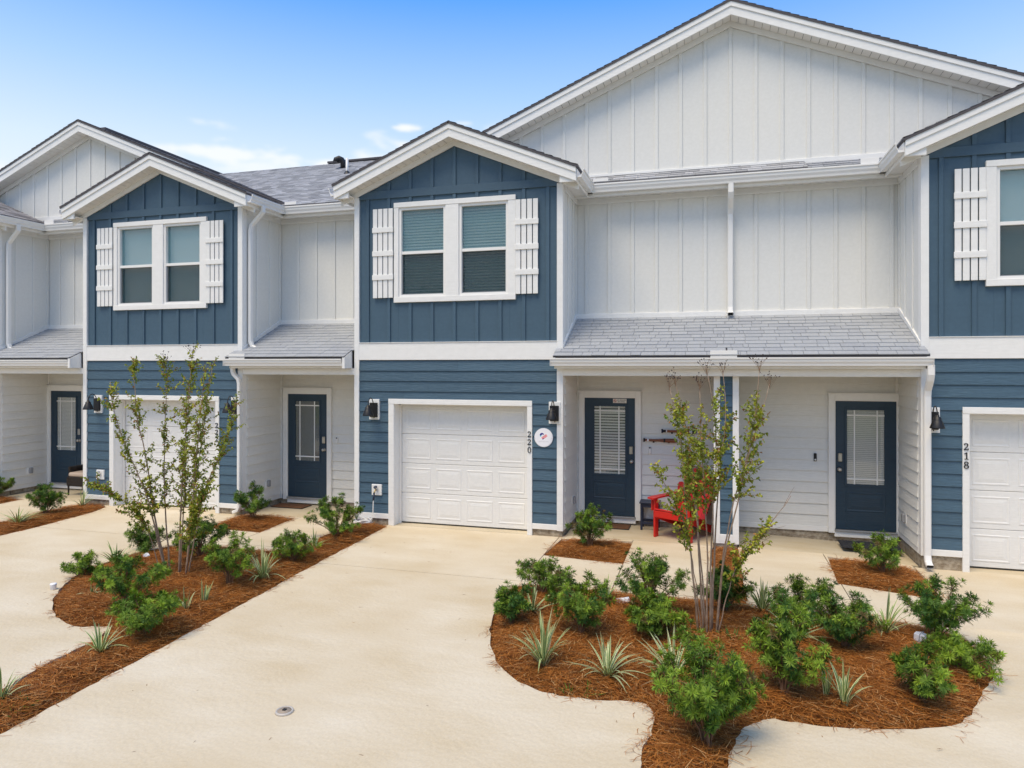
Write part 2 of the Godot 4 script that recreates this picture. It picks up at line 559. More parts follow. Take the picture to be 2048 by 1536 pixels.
func window_unit(house: Node, ragged: bool) -> void:
	var win := hbox(house, "window", M.trim, 1.63, 1.87, 3.97, 5.52, -0.012, 0.034)
	hbox(win, "head_trim", M.trim, 0.672, 2.869, 5.52, 5.606, -0.012, 0.040)
	hbox(win, "sill_trim", M.trim, 0.672, 2.869, 3.876, 3.97, -0.012, 0.040)
	hbox(win, "jamb_trim", M.trim, 0.672, 0.76, 3.97, 5.52, -0.012, 0.034)
	hbox(win, "jamb_trim", M.trim, 2.74, 2.869, 3.97, 5.52, -0.012, 0.034)
	for u in [[0.76, 1.63], [1.87, 2.74]]:
		var a: float = u[0]; var b: float = u[1]
		var mid := 4.735
		hboxes(win, "sash", M.metal_white, [[a, a + 0.045, 3.97, 5.52, -0.08, 0.01], [b - 0.045, b, 3.97, 5.52, -0.08, 0.01], [a + 0.045, b - 0.045, 5.475, 5.52, -0.08, 0.01], [a + 0.045, b - 0.045, 3.97, 4.01, -0.08, 0.012], [a + 0.045, b - 0.045, mid - 0.025, mid + 0.025, -0.085, 0.0]])
		hbox(win, "pane", M.glass, a + 0.045, b - 0.045, mid + 0.025, 5.475, -0.05, -0.044, 0.0)
		hbox(win, "pane", M.glass, a + 0.045, b - 0.045, 4.01, mid - 0.025, -0.062, -0.056, 0.0)
		hbox(win, "insect_screen", M.screen, a + 0.047, b - 0.047, 4.012, mid - 0.027, -0.026, -0.024, 0.0)
		hboxes(win, "screen_frame", M.grey, [[a + 0.045, a + 0.06, 4.01, mid - 0.025, -0.03, -0.02], [b - 0.06, b - 0.045, 4.01, mid - 0.025, -0.03, -0.02], [a + 0.06, b - 0.06, 4.01, 4.024, -0.03, -0.02]])
		# slatted blind behind the glass
		var rows := []
		var y := 3.99
		var st := start()
		while y < 5.5:
			var c := Vector3(HX + HS * (a + b) / 2, y, -0.145) - off(win)
			var tilt := 0.011 if ragged else 0.026
			var dz := 0.021 if ragged else 0.005
			var hw := (b - a) / 2 - 0.02
			var p := c + Vector3(0, tilt, dz); var q := c + Vector3(0, -tilt, -dz)
			quad(st, p + Vector3(-hw, 0, 0), p + Vector3(hw, 0, 0), q + Vector3(hw, 0, 0), q + Vector3(-hw, 0, 0))
			quad(st, p + Vector3(-hw, 0, -0.002), q + Vector3(-hw, 0, -0.002), q + Vector3(hw, 0, -0.002), p + Vector3(hw, 0, -0.002))
			y += 0.05 if ragged else 0.046
		var bl := part(done(st), M.blind if ragged else M.drape, "blind", win)
		bl.set_meta("kind", "stuff")
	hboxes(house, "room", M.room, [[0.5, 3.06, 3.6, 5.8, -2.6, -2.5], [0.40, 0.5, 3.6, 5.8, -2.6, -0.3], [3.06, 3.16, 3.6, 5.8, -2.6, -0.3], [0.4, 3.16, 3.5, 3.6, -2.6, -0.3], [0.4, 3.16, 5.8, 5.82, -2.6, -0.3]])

func shutter(house: Node, a: float) -> void:
	var back := hbox(house, "shutter", M.trim, a - 0.006, a + 0.392, 5.10, 5.19, 0.044, 0.062)
	for r in [[4.69, 4.78], [4.275, 4.365]]:
		hbox(back, "shutter_rail", M.trim, a - 0.006, a + 0.392, r[0], r[1], 0.044, 0.062)
	for k in 4:
		hbox(back, "shutter_slat", M.trim, a + k * 0.0985, a + k * 0.0985 + 0.083, 3.962, 5.517, 0.026, 0.044)

func garage_door(house: Node, g: float) -> void:
	var z := -0.26
	var a := 0.671; var b := 3.065
	hboxes(house, "garage_jamb", M.trim, [[a - 0.06, a, g, 2.115, -0.31, -0.013], [b, b + 0.045, g, 2.115, -0.31, -0.013], [a - 0.06, b + 0.045, 2.115, 2.155, -0.31, -0.013]])
	hbox(house, "garage_trim", M.trim, 0.5665, a, g, 2.115, -0.012, 0.03)
	hbox(house, "garage_trim", M.trim, b, 3.15, g, 2.115, -0.012, 0.03)
	hbox(house, "garage_trim", M.trim, 0.5665, 3.15, 2.115, 2.205, -0.012, 0.034)
	hboxes(house, "door_stop", M.vinyl, [[a, a + 0.035, g, 2.115, z + 0.03, z + 0.07], [b - 0.035, b, g, 2.115, z + 0.03, z + 0.07], [a, b, 2.085, 2.115, z + 0.03, z + 0.07]])
	var door := hbox(house, "garage_door", M.garage, a, b, g + 0.012, 2.12, z - 0.04, z - 0.005)
	var hh := (2.10 - g - 0.02) / 4.0
	for r in 4:
		var y0 := g + 0.02 + r * hh
		hbox(door, "door_section", M.garage, a + 0.004, b - 0.004, y0 + 0.003, y0 + hh - 0.003, z - 0.005, z + 0.022, 0.006)
		for c in 4:
			var cw := (b - a - 0.12) / 4.0
			var c0 := a + 0.06 + c * cw
			put(raised_panel(cw - 0.1, hh - 0.16), M.garage, "panel", door, Vector3(HX + HS * (c0 + cw / 2), y0 + hh / 2, z + 0.022))
	hbox(door, "bottom_seal", M.black, a, b, g, g + 0.014, z - 0.02, z + 0.018)
	hbox(door, "pull_handle", M.black, b - 0.055, b - 0.035, 1.44, 1.56, z + 0.072, z + 0.09)

func raised_panel(w: float, h: float) -> ArrayMesh:
	var key := "panel %.3f %.3f" % [w, h]
	if box_cache.has(key): return box_cache[key]
	var st := start()
	var lv := [[0.0, 0.0], [0.006, 0.006], [0.018, 0.006], [0.030, 0.0015], [0.040, 0.0015], [0.085, 0.0065]]
	var prev := []
	for l in lv:
		var x: float = w / 2 - l[0]; var y: float = h / 2 - l[0]
		var cur := [Vector3(-x, -y, l[1]), Vector3(x, -y, l[1]), Vector3(x, y, l[1]), Vector3(-x, y, l[1])]
		if prev.size():
			for k in 4:
				quad(st, prev[k], cur[k], cur[(k + 1) % 4], prev[(k + 1) % 4])
		prev = cur
	quad(st, prev[0], prev[3], prev[2], prev[1])
	var m := done(st)
	box_cache[key] = m
	return m

func front_door(house: Node, a: float, kind: String) -> void:
	var b := a + 0.885
	var z := RZ + 0.035
	var y0 := 0.155; var y1 := 2.215
	# casing
	hbox(house, "door_casing", M.trim, maxf(a - 0.105, W + CB + 0.016), a - 0.012, 0.09, 2.33, RZ - 0.01, RZ + 0.06)
	hbox(house, "door_casing", M.trim, b + 0.012, b + 0.105, 0.09, 2.33, RZ - 0.01, RZ + 0.06)
	hbox(house, "door_casing", M.trim, a - 0.012, b + 0.012, y1 + 0.012, 2.33, RZ - 0.01, RZ + 0.06)
	hbox(house, "drip_cap", M.metal_white, a - 0.12, b + 0.12, 2.33, 2.345, RZ - 0.01, RZ + 0.085)
	hbox(house, "threshold", M.trim, a - 0.012, b + 0.012, 0.03, y0 - 0.03, RZ - 0.01, RZ + 0.05)
	hbox(house, "door_sill", M.grey, a - 0.01, b + 0.01, y0 - 0.03, y0 - 0.008, RZ - 0.01, RZ + 0.085)
	hboxes(house, "weather_strip", M.metal_white, [[a - 0.012, a, y0, y1, RZ, RZ + 0.05], [b, b + 0.012, y0, y1, RZ, RZ + 0.05], [a - 0.012, b + 0.012, y1, y1 + 0.012, RZ, RZ + 0.05]])
	var ga := a + 0.17; var gb := b - 0.165; var g0 := 0.88; var g1 := 2.075
	var door := hbox(house, "front_door", M.door, a, b, y0, y1, RZ - 0.01, RZ + 0.012, 0.002)
	hboxes(door, "stile_and_rail", M.door, [[a, ga, y0, y1, RZ + 0.012, z], [gb, b, y0, y1, RZ + 0.012, z], [ga, gb, g1, y1, RZ + 0.012, z], [ga, gb, y0, g0, RZ + 0.012, z]])
	hboxes(door, "glazing_bead", M.door, [[ga - 0.03, ga + 0.004, g0 - 0.03, g1 + 0.03, z, z + 0.012], [gb - 0.004, gb + 0.03, g0 - 0.03, g1 + 0.03, z, z + 0.012], [ga, gb, g1 - 0.004, g1 + 0.03, z, z + 0.012], [ga, gb, g0 - 0.03, g0 + 0.004, z, z + 0.012]])
	put(raised_panel(gb - ga + 0.03, 0.31), M.door, "panel", door, Vector3(HX + HS * (a + b) / 2, 0.60, z))
	hbox(door, "pane", M.door_glass, ga, gb, g0, g1, z - 0.004, z - 0.001, 0.0)
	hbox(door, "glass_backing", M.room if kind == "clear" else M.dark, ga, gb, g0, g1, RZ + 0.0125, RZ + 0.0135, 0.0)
	if kind != "clear":
		var st := start()
		var step := 0.05 if kind == "wide" else 0.03
		var y := g0 + 0.02
		while y < g1:
			var p := Vector3(HX + HS * (ga + gb) / 2, y, RZ + 0.02) - off(door)
			var hw := (gb - ga) / 2 - 0.004
			var t := step * (0.34 if kind == "wide" else 0.45)
			quad(st, p + Vector3(-hw, t, 0.004), p + Vector3(hw, t, 0.004), p + Vector3(hw, -t, -0.003), p + Vector3(-hw, -t, -0.003))
			y += step
		part(done(st), M.blind, "blind", door).set_meta("kind", "stuff")
	for s in [0.085, 0.415]:
		hbox(door, "muntin", M.metal_white, ga + s + 0.01, ga + s + 0.032, g0, g1, z - 0.001, z + 0.006, 0.002)
	for s in [g0 + 0.075, g1 - 0.1]:
		hbox(door, "muntin", M.metal_white, ga, gb, s, s + 0.024, z - 0.001, z + 0.008, 0.002)
	# lock set
	hbox(door, "deadbolt", M.steel, b - 0.10, b - 0.035, 1.24, 1.375, z, z + 0.028, 0.008)
	var knob := put(lathe([[0.0, 0.0], [0.033, 0.0], [0.033, 0.008], [0.012, 0.014], [0.012, 0.035], [0.026, 0.042], [0.03, 0.058], [0.022, 0.072], [0.0, 0.075]], 16), M.steel, "door_knob", door, Vector3(HX + HS * (b - 0.06), 1.115, z))
	knob.rotation.x = PI / 2

# porch roof shingles, each a piece of its own
func porch_shingles(roof: Node, a0: float, a1: float, front0: float, front1: float, shared: bool) -> void:
	var ang := atan(PS)
	var wid := [0.155, 0.20, 0.25, 0.31]
	var meshes := []
	for w in wid:
		meshes.append(bevel_box(Vector3(w - 0.004, 0.013, 0.17), 0.002))
	var zf := 0.285; var yf := 2.935
	var len := (zf - RZ) / cos(ang)
	var rows := 12
	for i in rows:
		var s := (i + 0.5) * len / rows
		var zc := zf - s * cos(ang)
		var e0 := front0 if zc > 0.02 else a0
		var e1 := front1 if zc > 0.02 else a1
		if shared:                       # the courses run on over the party line
			e1 += HS * [0.10, -0.08, 0.15, -0.13, 0.04, -0.16, 0.12, -0.03, 0.17, -0.10, 0.07, -0.14][i]
		var x := e0
		while x < e1 - 0.02:
			var k := rng.randi() % 4
			var w: float = wid[k]
			var mesh: Mesh = meshes[k]
			if x == e0 and i % 2 == 1:
				w = 0.1; mesh = bevel_box(Vector3(0.095, 0.014, 0.17), 0.002)
			if x + w > e1:
				w = e1 - x; mesh = bevel_box(Vector3(w - 0.004, 0.014, 0.17), 0.002)
			var c := Vector3(HX + HS * (x + w / 2), yf + s * sin(ang) + 0.006 + rng.randf() * 0.004, zc)
			var mi := put(mesh, M.shingle[[0, 1, 1, 2, 2, 3][rng.randi() % 6]], "shingle", roof, c)
			mi.rotation.x = ang - 0.075
			x += w

func lantern(x: float, label: String) -> void:
	var t := thing("wall_lantern", label, "wall lantern", Vector3(x, 2.02, 0.05), "black barn lanterns beside the garages")
	part(bevel_box(Vector3(0.145, 0.25, 0.035), 0.005), M.black, "back_plate", t, Vector3(0, -0.01, 0.018))
	var pts := []
	var rad := []
	for k in 15:
		var an := PI * k / 14.0
		pts.append(Vector3(0, 0.075 + sin(an) * 0.125, 0.03 + (1 - cos(an)) * 0.095))
		rad.append(0.008)
	part(tube(pts, rad, 8), M.black, "arm", t)
	var shade := part(lathe([[0.0, 0.085], [0.022, 0.085], [0.026, 0.06], [0.046, 0.05], [0.05, 0.015], [0.058, 0.005], [0.092, -0.085], [0.094, -0.097], [0.088, -0.097], [0.05, 0.0], [0.0, 0.03]], 24), M.black, "shade", t, Vector3(0, 0.0, 0.22))
	part(lathe([[0.0, -0.07], [0.02, -0.06], [0.026, -0.03], [0.014, 0.01], [0.0, 0.02]], 12), M.drape, "bulb", shade)
	part(lathe([[0.0, -0.02], [0.008, -0.015], [0.008, 0.0], [0.0, 0.0]], 8), M.black, "finial", t, Vector3(0.01, -0.138, 0.02))

func digits(house: Node, text: String, a: float, y: float, z: float, size: float) -> void:
	var font := SystemFont.new()
	font.font_names = PackedStringArray(["Droid Serif"])
	for k in text.length():
		var tm := TextMesh.new()
		tm.text = text[k]
		tm.font = font
		tm.font_size = 48
		tm.pixel_size = size / 48.0
		tm.depth = 0.012
		put(tm, M.black, "house_number", house, Vector3(HX + HS * a, y - k * 0.128, z))

func outlet(house: Node, z: float, y: float) -> void:
	var x := HX + HS * (W + CB + 0.014)
	var s := HS
	var pl := wbox(house, "outlet_plate", M.trim, x, x + s * 0.018, y - 0.085, y + 0.085, z - 0.075, z + 0.075)
	wbox(pl, "outlet_cover", M.grey, x + s * 0.018, x + s * 0.062, y - 0.065, y + 0.065, z - 0.04, z + 0.04, 0.012)

# ------------------------------------------------------------------ a townhouse
func townhouse(c: Dictionary) -> Node3D:
	HX = c.x0; HS = c.sg
	var g: float = c.g
	var pw: float = c.pw
	var h := thing("townhouse", c.label, "townhouse", Vector3(HX, 0, 0), "townhouses in the row")
	var e := W + CB
	# --- garage bay: core wall with the garage and window openings left free
	var wall := hboxes(h, "front_wall", M.blue_panel[1], [[-CB + 0.02, 0.60, 0.11, 2.9, -0.28, -0.012], [3.12, e - 0.02, 0.11, 2.9, -0.28, -0.012], [0.60, 3.12, 2.16, 2.9, -0.28, -0.012], [-CB + 0.02, 0.74, 2.9, 5.838, -0.28, -0.012], [2.76, e - 0.02, 2.9, 5.838, -0.28, -0.012], [0.74, 2.76, 2.9, 3.95, -0.28, -0.012], [0.74, 2.76, 5.54, 5.838, -0.28, -0.012]])
	hprism(wall, "gable_panel", M.blue_panel[1], [[-CB + 0.03, 5.83], [e - 0.03, 5.83], [W / 2, 5.84 + (W / 2 + CB) * SL * 0.93]], -0.27, -0.0125)
	for q in [[-CB + 0.012, 0.66, 0.11, -0.29, -0.004], [3.07, e - 0.012, 0.11, -0.29, -0.004], [e - 0.1, e - 0.008, 0.10, RZ - 0.1, -0.3], [e, pw, 0.095, RZ - 0.2, RZ - 0.004]]:
		hbox(h, "foundation", M.foundation, q[0], q[1], -0.3, q[2], q[3], q[4])
	var lap0: float = HX + HS * 0.0; var lap1: float = HX + HS * W
	var hole0: float = HX + HS * 0.5665; var hole1: float = HX + HS * 3.15
	siding(wall, M.blue, 0, 0.0, minf(lap0, lap1), maxf(lap0, lap1), 0.2, 2.88, [[minf(hole0, hole1), maxf(hole0, hole1), -1, 2.2]])
	hbox(h, "base_trim", M.trim, 0.0, 0.5665, 0.11, 0.2, -0.012, 0.026)
	hbox(h, "base_trim", M.trim, 3.15, W, 0.11, 0.2, -0.012, 0.026)
	hbox(h, "belt_board", M.trim, 0.0, W, 2.88, 3.177, -0.012, 0.028)
	hbox(h, "drip_cap", M.metal_white, 0.0, W, 3.177, 3.187, -0.012, 0.04, 0.002)
	hbox(h, "corner_board", M.trim, -CB - 0.004, 0.0, 0.10, 5.742, -0.10, 0.030)
	hbox(h, "corner_board", M.trim, W, e + 0.012, 0.10, 5.742, -0.10, 0.030)
	for k in range(-4, 5):
		var a := W / 2 + k * BT
		var spans := [[3.187, 5.70]]
		if absi(k) < 3: spans = [[3.187, 3.876], [5.606, 5.70]]
		for s in spans:
			hbox(wall, "batten", M.blue_panel[rng.randi() % 3], a - 0.03, a + 0.03, s[0], s[1], -0.012, 0.012)
		var yt := 6.51 - absf(k * BT) * SL
		if yt > 5.9:
			hbox(wall, "batten", M.blue_panel[rng.randi() % 3], a - 0.03, a + 0.03, 5.84, yt, -0.012, 0.012)
	hbox(wall, "cross_board", M.blue_panel[0], 0.0, W, 5.70, 5.84, -0.012, 0.018)
	window_unit(h, c.blind)
	shutter(h, 0.2775)
	shutter(h, 2.872)
	garage_door(h, g)
	for a in [0.209, 3.435]:
		hbox(h, "lantern_block", M.trim, a, a + 0.19, 1.84, 2.195, -0.0, 0.05)
	digits(h, c.num, 3.107, 1.655, 0.036, 0.132)
	# side wall towards the porch, and the plain one on the outer side
	var side: int = 1 if HS > 0 else -1
	var sw := hboxes(h, "side_wall", M.panel[1], [[e - 0.1, e, 0.10, 5.80, RZ - 0.1, -0.06], [-CB, 0.01, 0.10, 5.80, -11.0, -0.06]])
	siding(sw, M.white, side, HX + HS * (e + 0.012), RZ, -0.10, 0.19, 2.64)
	hbox(h, "base_trim", M.trim, e, e + 0.016, 0.10, 0.19, RZ, -0.10)
	for z in [-0.42, -0.82, -1.15]:
		hbox(sw, "batten", M.panel[rng.randi() % 3], e - 0.002, e + 0.019, 3.0, 5.64, z - 0.03, z + 0.03)
	hbox(h, "frieze_board", M.trim, e, e + 0.024, 5.645, 5.742, RZ, -0.10)
	var fx: float = HX + HS * e
	slab(h, "roof_flashing_board", M.trim, Vector3(fx, 2.98 + 0.06, 0.0), Vector3(fx, 3.07 + 0.06, 0.0), Vector3(fx, 3.72, RZ), Vector3(fx, 3.62, RZ), Vector3(HS * 0.024, 0, 0))
	outlet(h, -0.72, 0.47)
	# --- gable roof over the bay
	for dir in [-1.0, 1.0]:
		pitch(h, HX + HS * W / 2, 6.835, dir, 2.17, -0.885, 0.30, 0.0, 2.14, 0.0)
		var ex: float = HX + HS * W / 2 + dir * 1.872
		var poly := PackedVector2Array([Vector2(0, 5.695), Vector2(dir * 0.268, 5.695), Vector2(dir * 0.268, 5.80), Vector2(0, 5.84)])
		put(prism(poly, Vector3(0, 0, 0.21), Vector3.RIGHT, Vector3.UP, Vector3(0, 0, 0.032)), M.trim, "cornice_return", h, Vector3(ex, 0, 0))
		# eave along the side of the bay
		wbox(h, "eave_board", M.trim, ex + dir * 0.25, ex + dir * 0.27, 5.70, 5.89, -0.87, 0.24)
		gutter(h, Vector3(ex + dir * 0.272, 5.755, -0.99), Vector3(0, 0, 1.23), Vector3(dir, 0, 0), 0.14)
		var z := 0.2
		while z > RZ:
			wbox(h, "soffit_panel", M.vinyl, ex, ex + dir * 0.25, 5.742, 5.752, maxf(z - 0.118, RZ), z, 0.001)
			z -= 0.124
	# --- recessed wall: lap siding below, board and batten above
	var rw := hboxes(h, "recessed_wall", M.panel[1], [[e - 0.05, pw, 0.09, 6.1, RZ - 0.15, RZ - 0.012]])
	var r0: float = HX + HS * (e + 0.03); var r1: float = HX + HS * pw
	var da: float = c.door
	var d0: float = HX + HS * (da - 0.105); var d1: float = HX + HS * (da + 0.99)
	siding(rw, M.white, 0, RZ, minf(r0, r1), maxf(r0, r1), 0.18, 2.64, [[minf(d0, d1), maxf(d0, d1), -1.0, 2.33]])
	hbox(h, "base_trim", M.trim, da + 0.99, pw, 0.092, 0.18, RZ - 0.012, RZ + 0.022)
	hbox(h, "inside_corner", M.trim, e + 0.014, e + 0.05, 0.1, 2.64, RZ - 0.01, RZ + 0.035)
	hbox(h, "base_trim", M.trim, e, pw, 3.60, 3.70, RZ - 0.012, RZ + 0.022)
	hbox(h, "frieze_board", M.trim, e, pw, 5.645, 5.742, RZ - 0.012, RZ + 0.026)
	var bx: float = c.batten
	while bx - BT > minf(r0, r1) + 0.05: bx -= BT
	while bx < maxf(r0, r1) - 0.03:
		if bx > minf(r0, r1): wbox(rw, "batten", M.panel[rng.randi() % 3], bx - 0.03, bx + 0.03, 3.70, 5.645, RZ - 0.012, RZ + 0.010)
		bx += BT
	front_door(h, da, c.glass)
	# eave of the recess
	var ee: float = c.eave_end
	var g0 := W / 2 + 1.872 + 0.272
	hbox(h, "eave_board", M.trim, g0 - 0.27, ee, 5.70, 5.89, -0.89, -0.87)
	var gx0: float = HX + HS * g0; var gx1: float = HX + HS * ee
	gutter(h, Vector3(gx0, 5.755, -0.868), Vector3(gx1 - gx0, 0, 0), Vector3(0, 0, 1), 0.14)
	var sx := minf(HX + HS * e, gx1); var sx1 := maxf(HX + HS * e, gx1)
	while sx < sx1:
		wbox(h, "soffit_panel", M.vinyl, sx, minf(sx + 0.118, sx1), 5.742, 5.752, RZ, -0.885, 0.001)
		sx += 0.124
	# splash guard in the corner of the eave gutters
	hboxes(h, "splash_guard", M.metal_white, [[g0 + 0.10, g0 + 0.36, 5.87, 5.985, -0.772, -0.766], [g0 + 0.10, g0 + 0.106, 5.87, 5.985, -0.95, -0.77]])
	if c.skirt:
		var a := Vector3(HX + HS * (g0 - 0.3), 5.905, -0.80); var b := Vector3(gx1, 5.905, -0.80)
		var up := Vector3(0, 0.195, -0.39)
		var sk := slab(h, "skirt_roof", M.roof, a, b, b + up, a + up, Vector3(0, -0.02, 0))
		tabs(sk, a if HS > 0 else b, Vector3(absf(b.x - a.x), 0, 0), up, Vector3(0.36, 0.375, 0.41), 0.12)
	# --- gable of the main roof behind: this house has the half that goes down in direction c.gdir
	var xc: float = c.gx; var ya: float = c.gy; var gd: float = c.gdir
	pitch(h, xc, ya, gd, c.gd1, -11.0, -0.86, 0.0, c.rake, RZ)
	var gp := PackedVector2Array([Vector2(0, 5.9), Vector2(gd * c.gwall, 5.9), Vector2(gd * c.gwall, ya - 0.2 - c.gwall * SL), Vector2(0, ya - 0.2)])
	var gw := put(prism(gp, Vector3(0, 0, RZ - 0.2), Vector3.RIGHT, Vector3.UP, Vector3(0, 0, 0.19)), M.panel[1], "gable_wall", h, Vector3(xc, 0, 0))
	for k in range(0 if gd < 0 else 1, 20):
		var d := k * BT
		var yt := ya - 0.30 - d * SL
		if d > c.gwall or yt < 6.3: break
		wbox(gw, "batten", M.panel[rng.randi() % 3], xc + gd * d - 0.03, xc + gd * d + 0.03, 6.165, yt, RZ - 0.012, RZ + 0.010)
	wbox(gw, "base_trim", M.trim, xc, xc + gd * c.gwall, 6.065, 6.165, RZ - 0.012, RZ + 0.022)
	# --- porch
	var pe: float = c.porch_end
	hbox(h, "porch_ceiling", M.vinyl, e, pw, 2.64, 2.68, RZ, -0.02)
	hbox(h, "porch_beam", M.trim, e + 0.012, pw, 2.62, 2.735, -0.03, 0.026)
	hbox(h, "porch_fascia", M.trim, c.gut0 + 0.04, pe, 2.735, 2.89, 0.14, 0.17)
	hbox(h, "porch_soffit", M.vinyl, c.gut0 + 0.04, pe, 2.735, 2.745, 0.026, 0.14)
	var px0: float = HX + HS * c.gut0; var px1: float = HX + HS * pe
	gutter(h, Vector3(px0, 2.778, 0.172), Vector3(px1 - px0, 0, 0), Vector3(0, 0, 1), 0.125)
	wbox(h, "gutter_end", M.metal_white, px0, px0 - HS * 0.003, 2.779, 2.902, 0.172, 0.292, 0.0)
	var q0 := Vector3(HX + HS * e, 2.93 + 0.285 * PS - 0.0, 0); var dn := Vector3(0, -0.02, 0)
	var f0: float = c.gut0 + 0.045
	var pr := slab(h, "porch_roof", M.roof, Vector3(HX + HS * f0, 2.93, 0.285), Vector3(HX + HS * c.porch_front, 2.93, 0.285), Vector3(HX + HS * c.porch_front, q0.y, 0.0), Vector3(HX + HS * f0, q0.y, 0.0), dn)
	var top := 2.93 + (0.285 - RZ) * PS
	slab(pr, "roof_deck", M.roof, Vector3(HX + HS * e, q0.y, 0.0), Vector3(HX + HS * pw, q0.y, 0.0), Vector3(HX + HS * pw, top, RZ), Vector3(HX + HS * e, top, RZ), dn)
	porch_shingles(pr, e + 0.026, pw, f0, c.porch_front, c.porch_front == pw)
	# closed end of the porch roof over the corner board
	var tri_end := PackedVector2Array([Vector2(0.02, 2.745), Vector2(0.17, 2.745), Vector2(0.17, 2.95), Vector2(0.02, 3.02)])
	put(prism(tri_end, Vector3.ZERO, Vector3(0, 0, 1), Vector3.UP, Vector3(HS * 0.02, 0, 0)), M.trim, "rake_end", h, Vector3(HX + HS * (c.gut0 + 0.05), 0, 0))
	if c.porch_front != pw:
		put(prism(PackedVector2Array([Vector2(0.026, 2.735), Vector2(0.292, 2.735), Vector2(0.292, 2.925), Vector2(0.026, 3.045)]), Vector3.ZERO, Vector3(0, 0, 1), Vector3.UP, Vector3(HS * 0.05, 0, 0)), M.trim, "rake_end", h, Vector3(HX + HS * (c.porch_front - 0.04), 0, 0))
	# hidden body: closes the house towards the back
	hboxes(h, "body_wall", M.white[1], [[-CB, pw, 0.1, 5.8, -11.1, -11.0], [pw - 0.12, pw - 0.02, 0.1, 5.8, -11.0, RZ - 0.2]])
	return h

# ------------------------------------------------------------------ plants
class Leaves:
	var v := PackedVector3Array()
	var n := PackedVector3Array()
	var c := PackedColorArray()
	func tri(a: Vector3, b: Vector3, d: Vector3, nn: Vector3, col: Color) -> void:
		v.append(a); v.append(b); v.append(d)
		n.append(nn); n.append(nn); n.append(nn)
		c.append(col); c.append(col); c.append(col)
	# narrow leaf, folded slightly along its rib
	func narrow(p: Vector3, d: Vector3, up: Vector3, l: float, w: float, col: Color) -> void:
		var s := d.cross(up).normalized()
		var nn := s.cross(d).normalized()
		var m := p + d * l * 0.55 - nn * l * 0.03
		var t := p + d * l - nn * l * 0.16
		tri(p, t, m + s * w, nn, col)
		tri(p, m - s * w, t, nn, col)
	# oval leaf with a folded rib
	func oval(p: Vector3, d: Vector3, up: Vector3, l: float, w: float, col: Color) -> void:
		var s := d.cross(up).normalized()
		var nn := s.cross(d).normalized()
		var m := p + d * l * 0.35
		var m2 := p + d * l * 0.72
		var t := p + d * l - nn * l * 0.2
		for q in [1.0, -1.0]:
			var e: Vector3 = s * w * q + nn * w * 0.25
			var e2: Vector3 = s * w * q * 0.75 + nn * w * 0.15
			var k: Vector3 = (nn - s * q * 0.25).normalized()
			if q > 0:
				tri(p, m2 + e2, m + e, k, col)
				tri(p, t, m2 + e2, k, col)
			else:
				tri(p, m + e, m2 + e2, k, col)
				tri(p, m2 + e2, t, k, col)
	func mesh() -> ArrayMesh:
		var a := []
		a.resize(Mesh.ARRAY_MAX)
		a[Mesh.ARRAY_VERTEX] = v
		a[Mesh.ARRAY_NORMAL] = n
		a[Mesh.ARRAY_COLOR] = c
		var m := ArrayMesh.new()
		m.add_surface_from_arrays(Mesh.PRIMITIVE_TRIANGLES, a)
		return m

func rdir() -> Vector3:
	return Vector3(rng.randfn(), rng.randfn(), rng.randfn()).normalized()

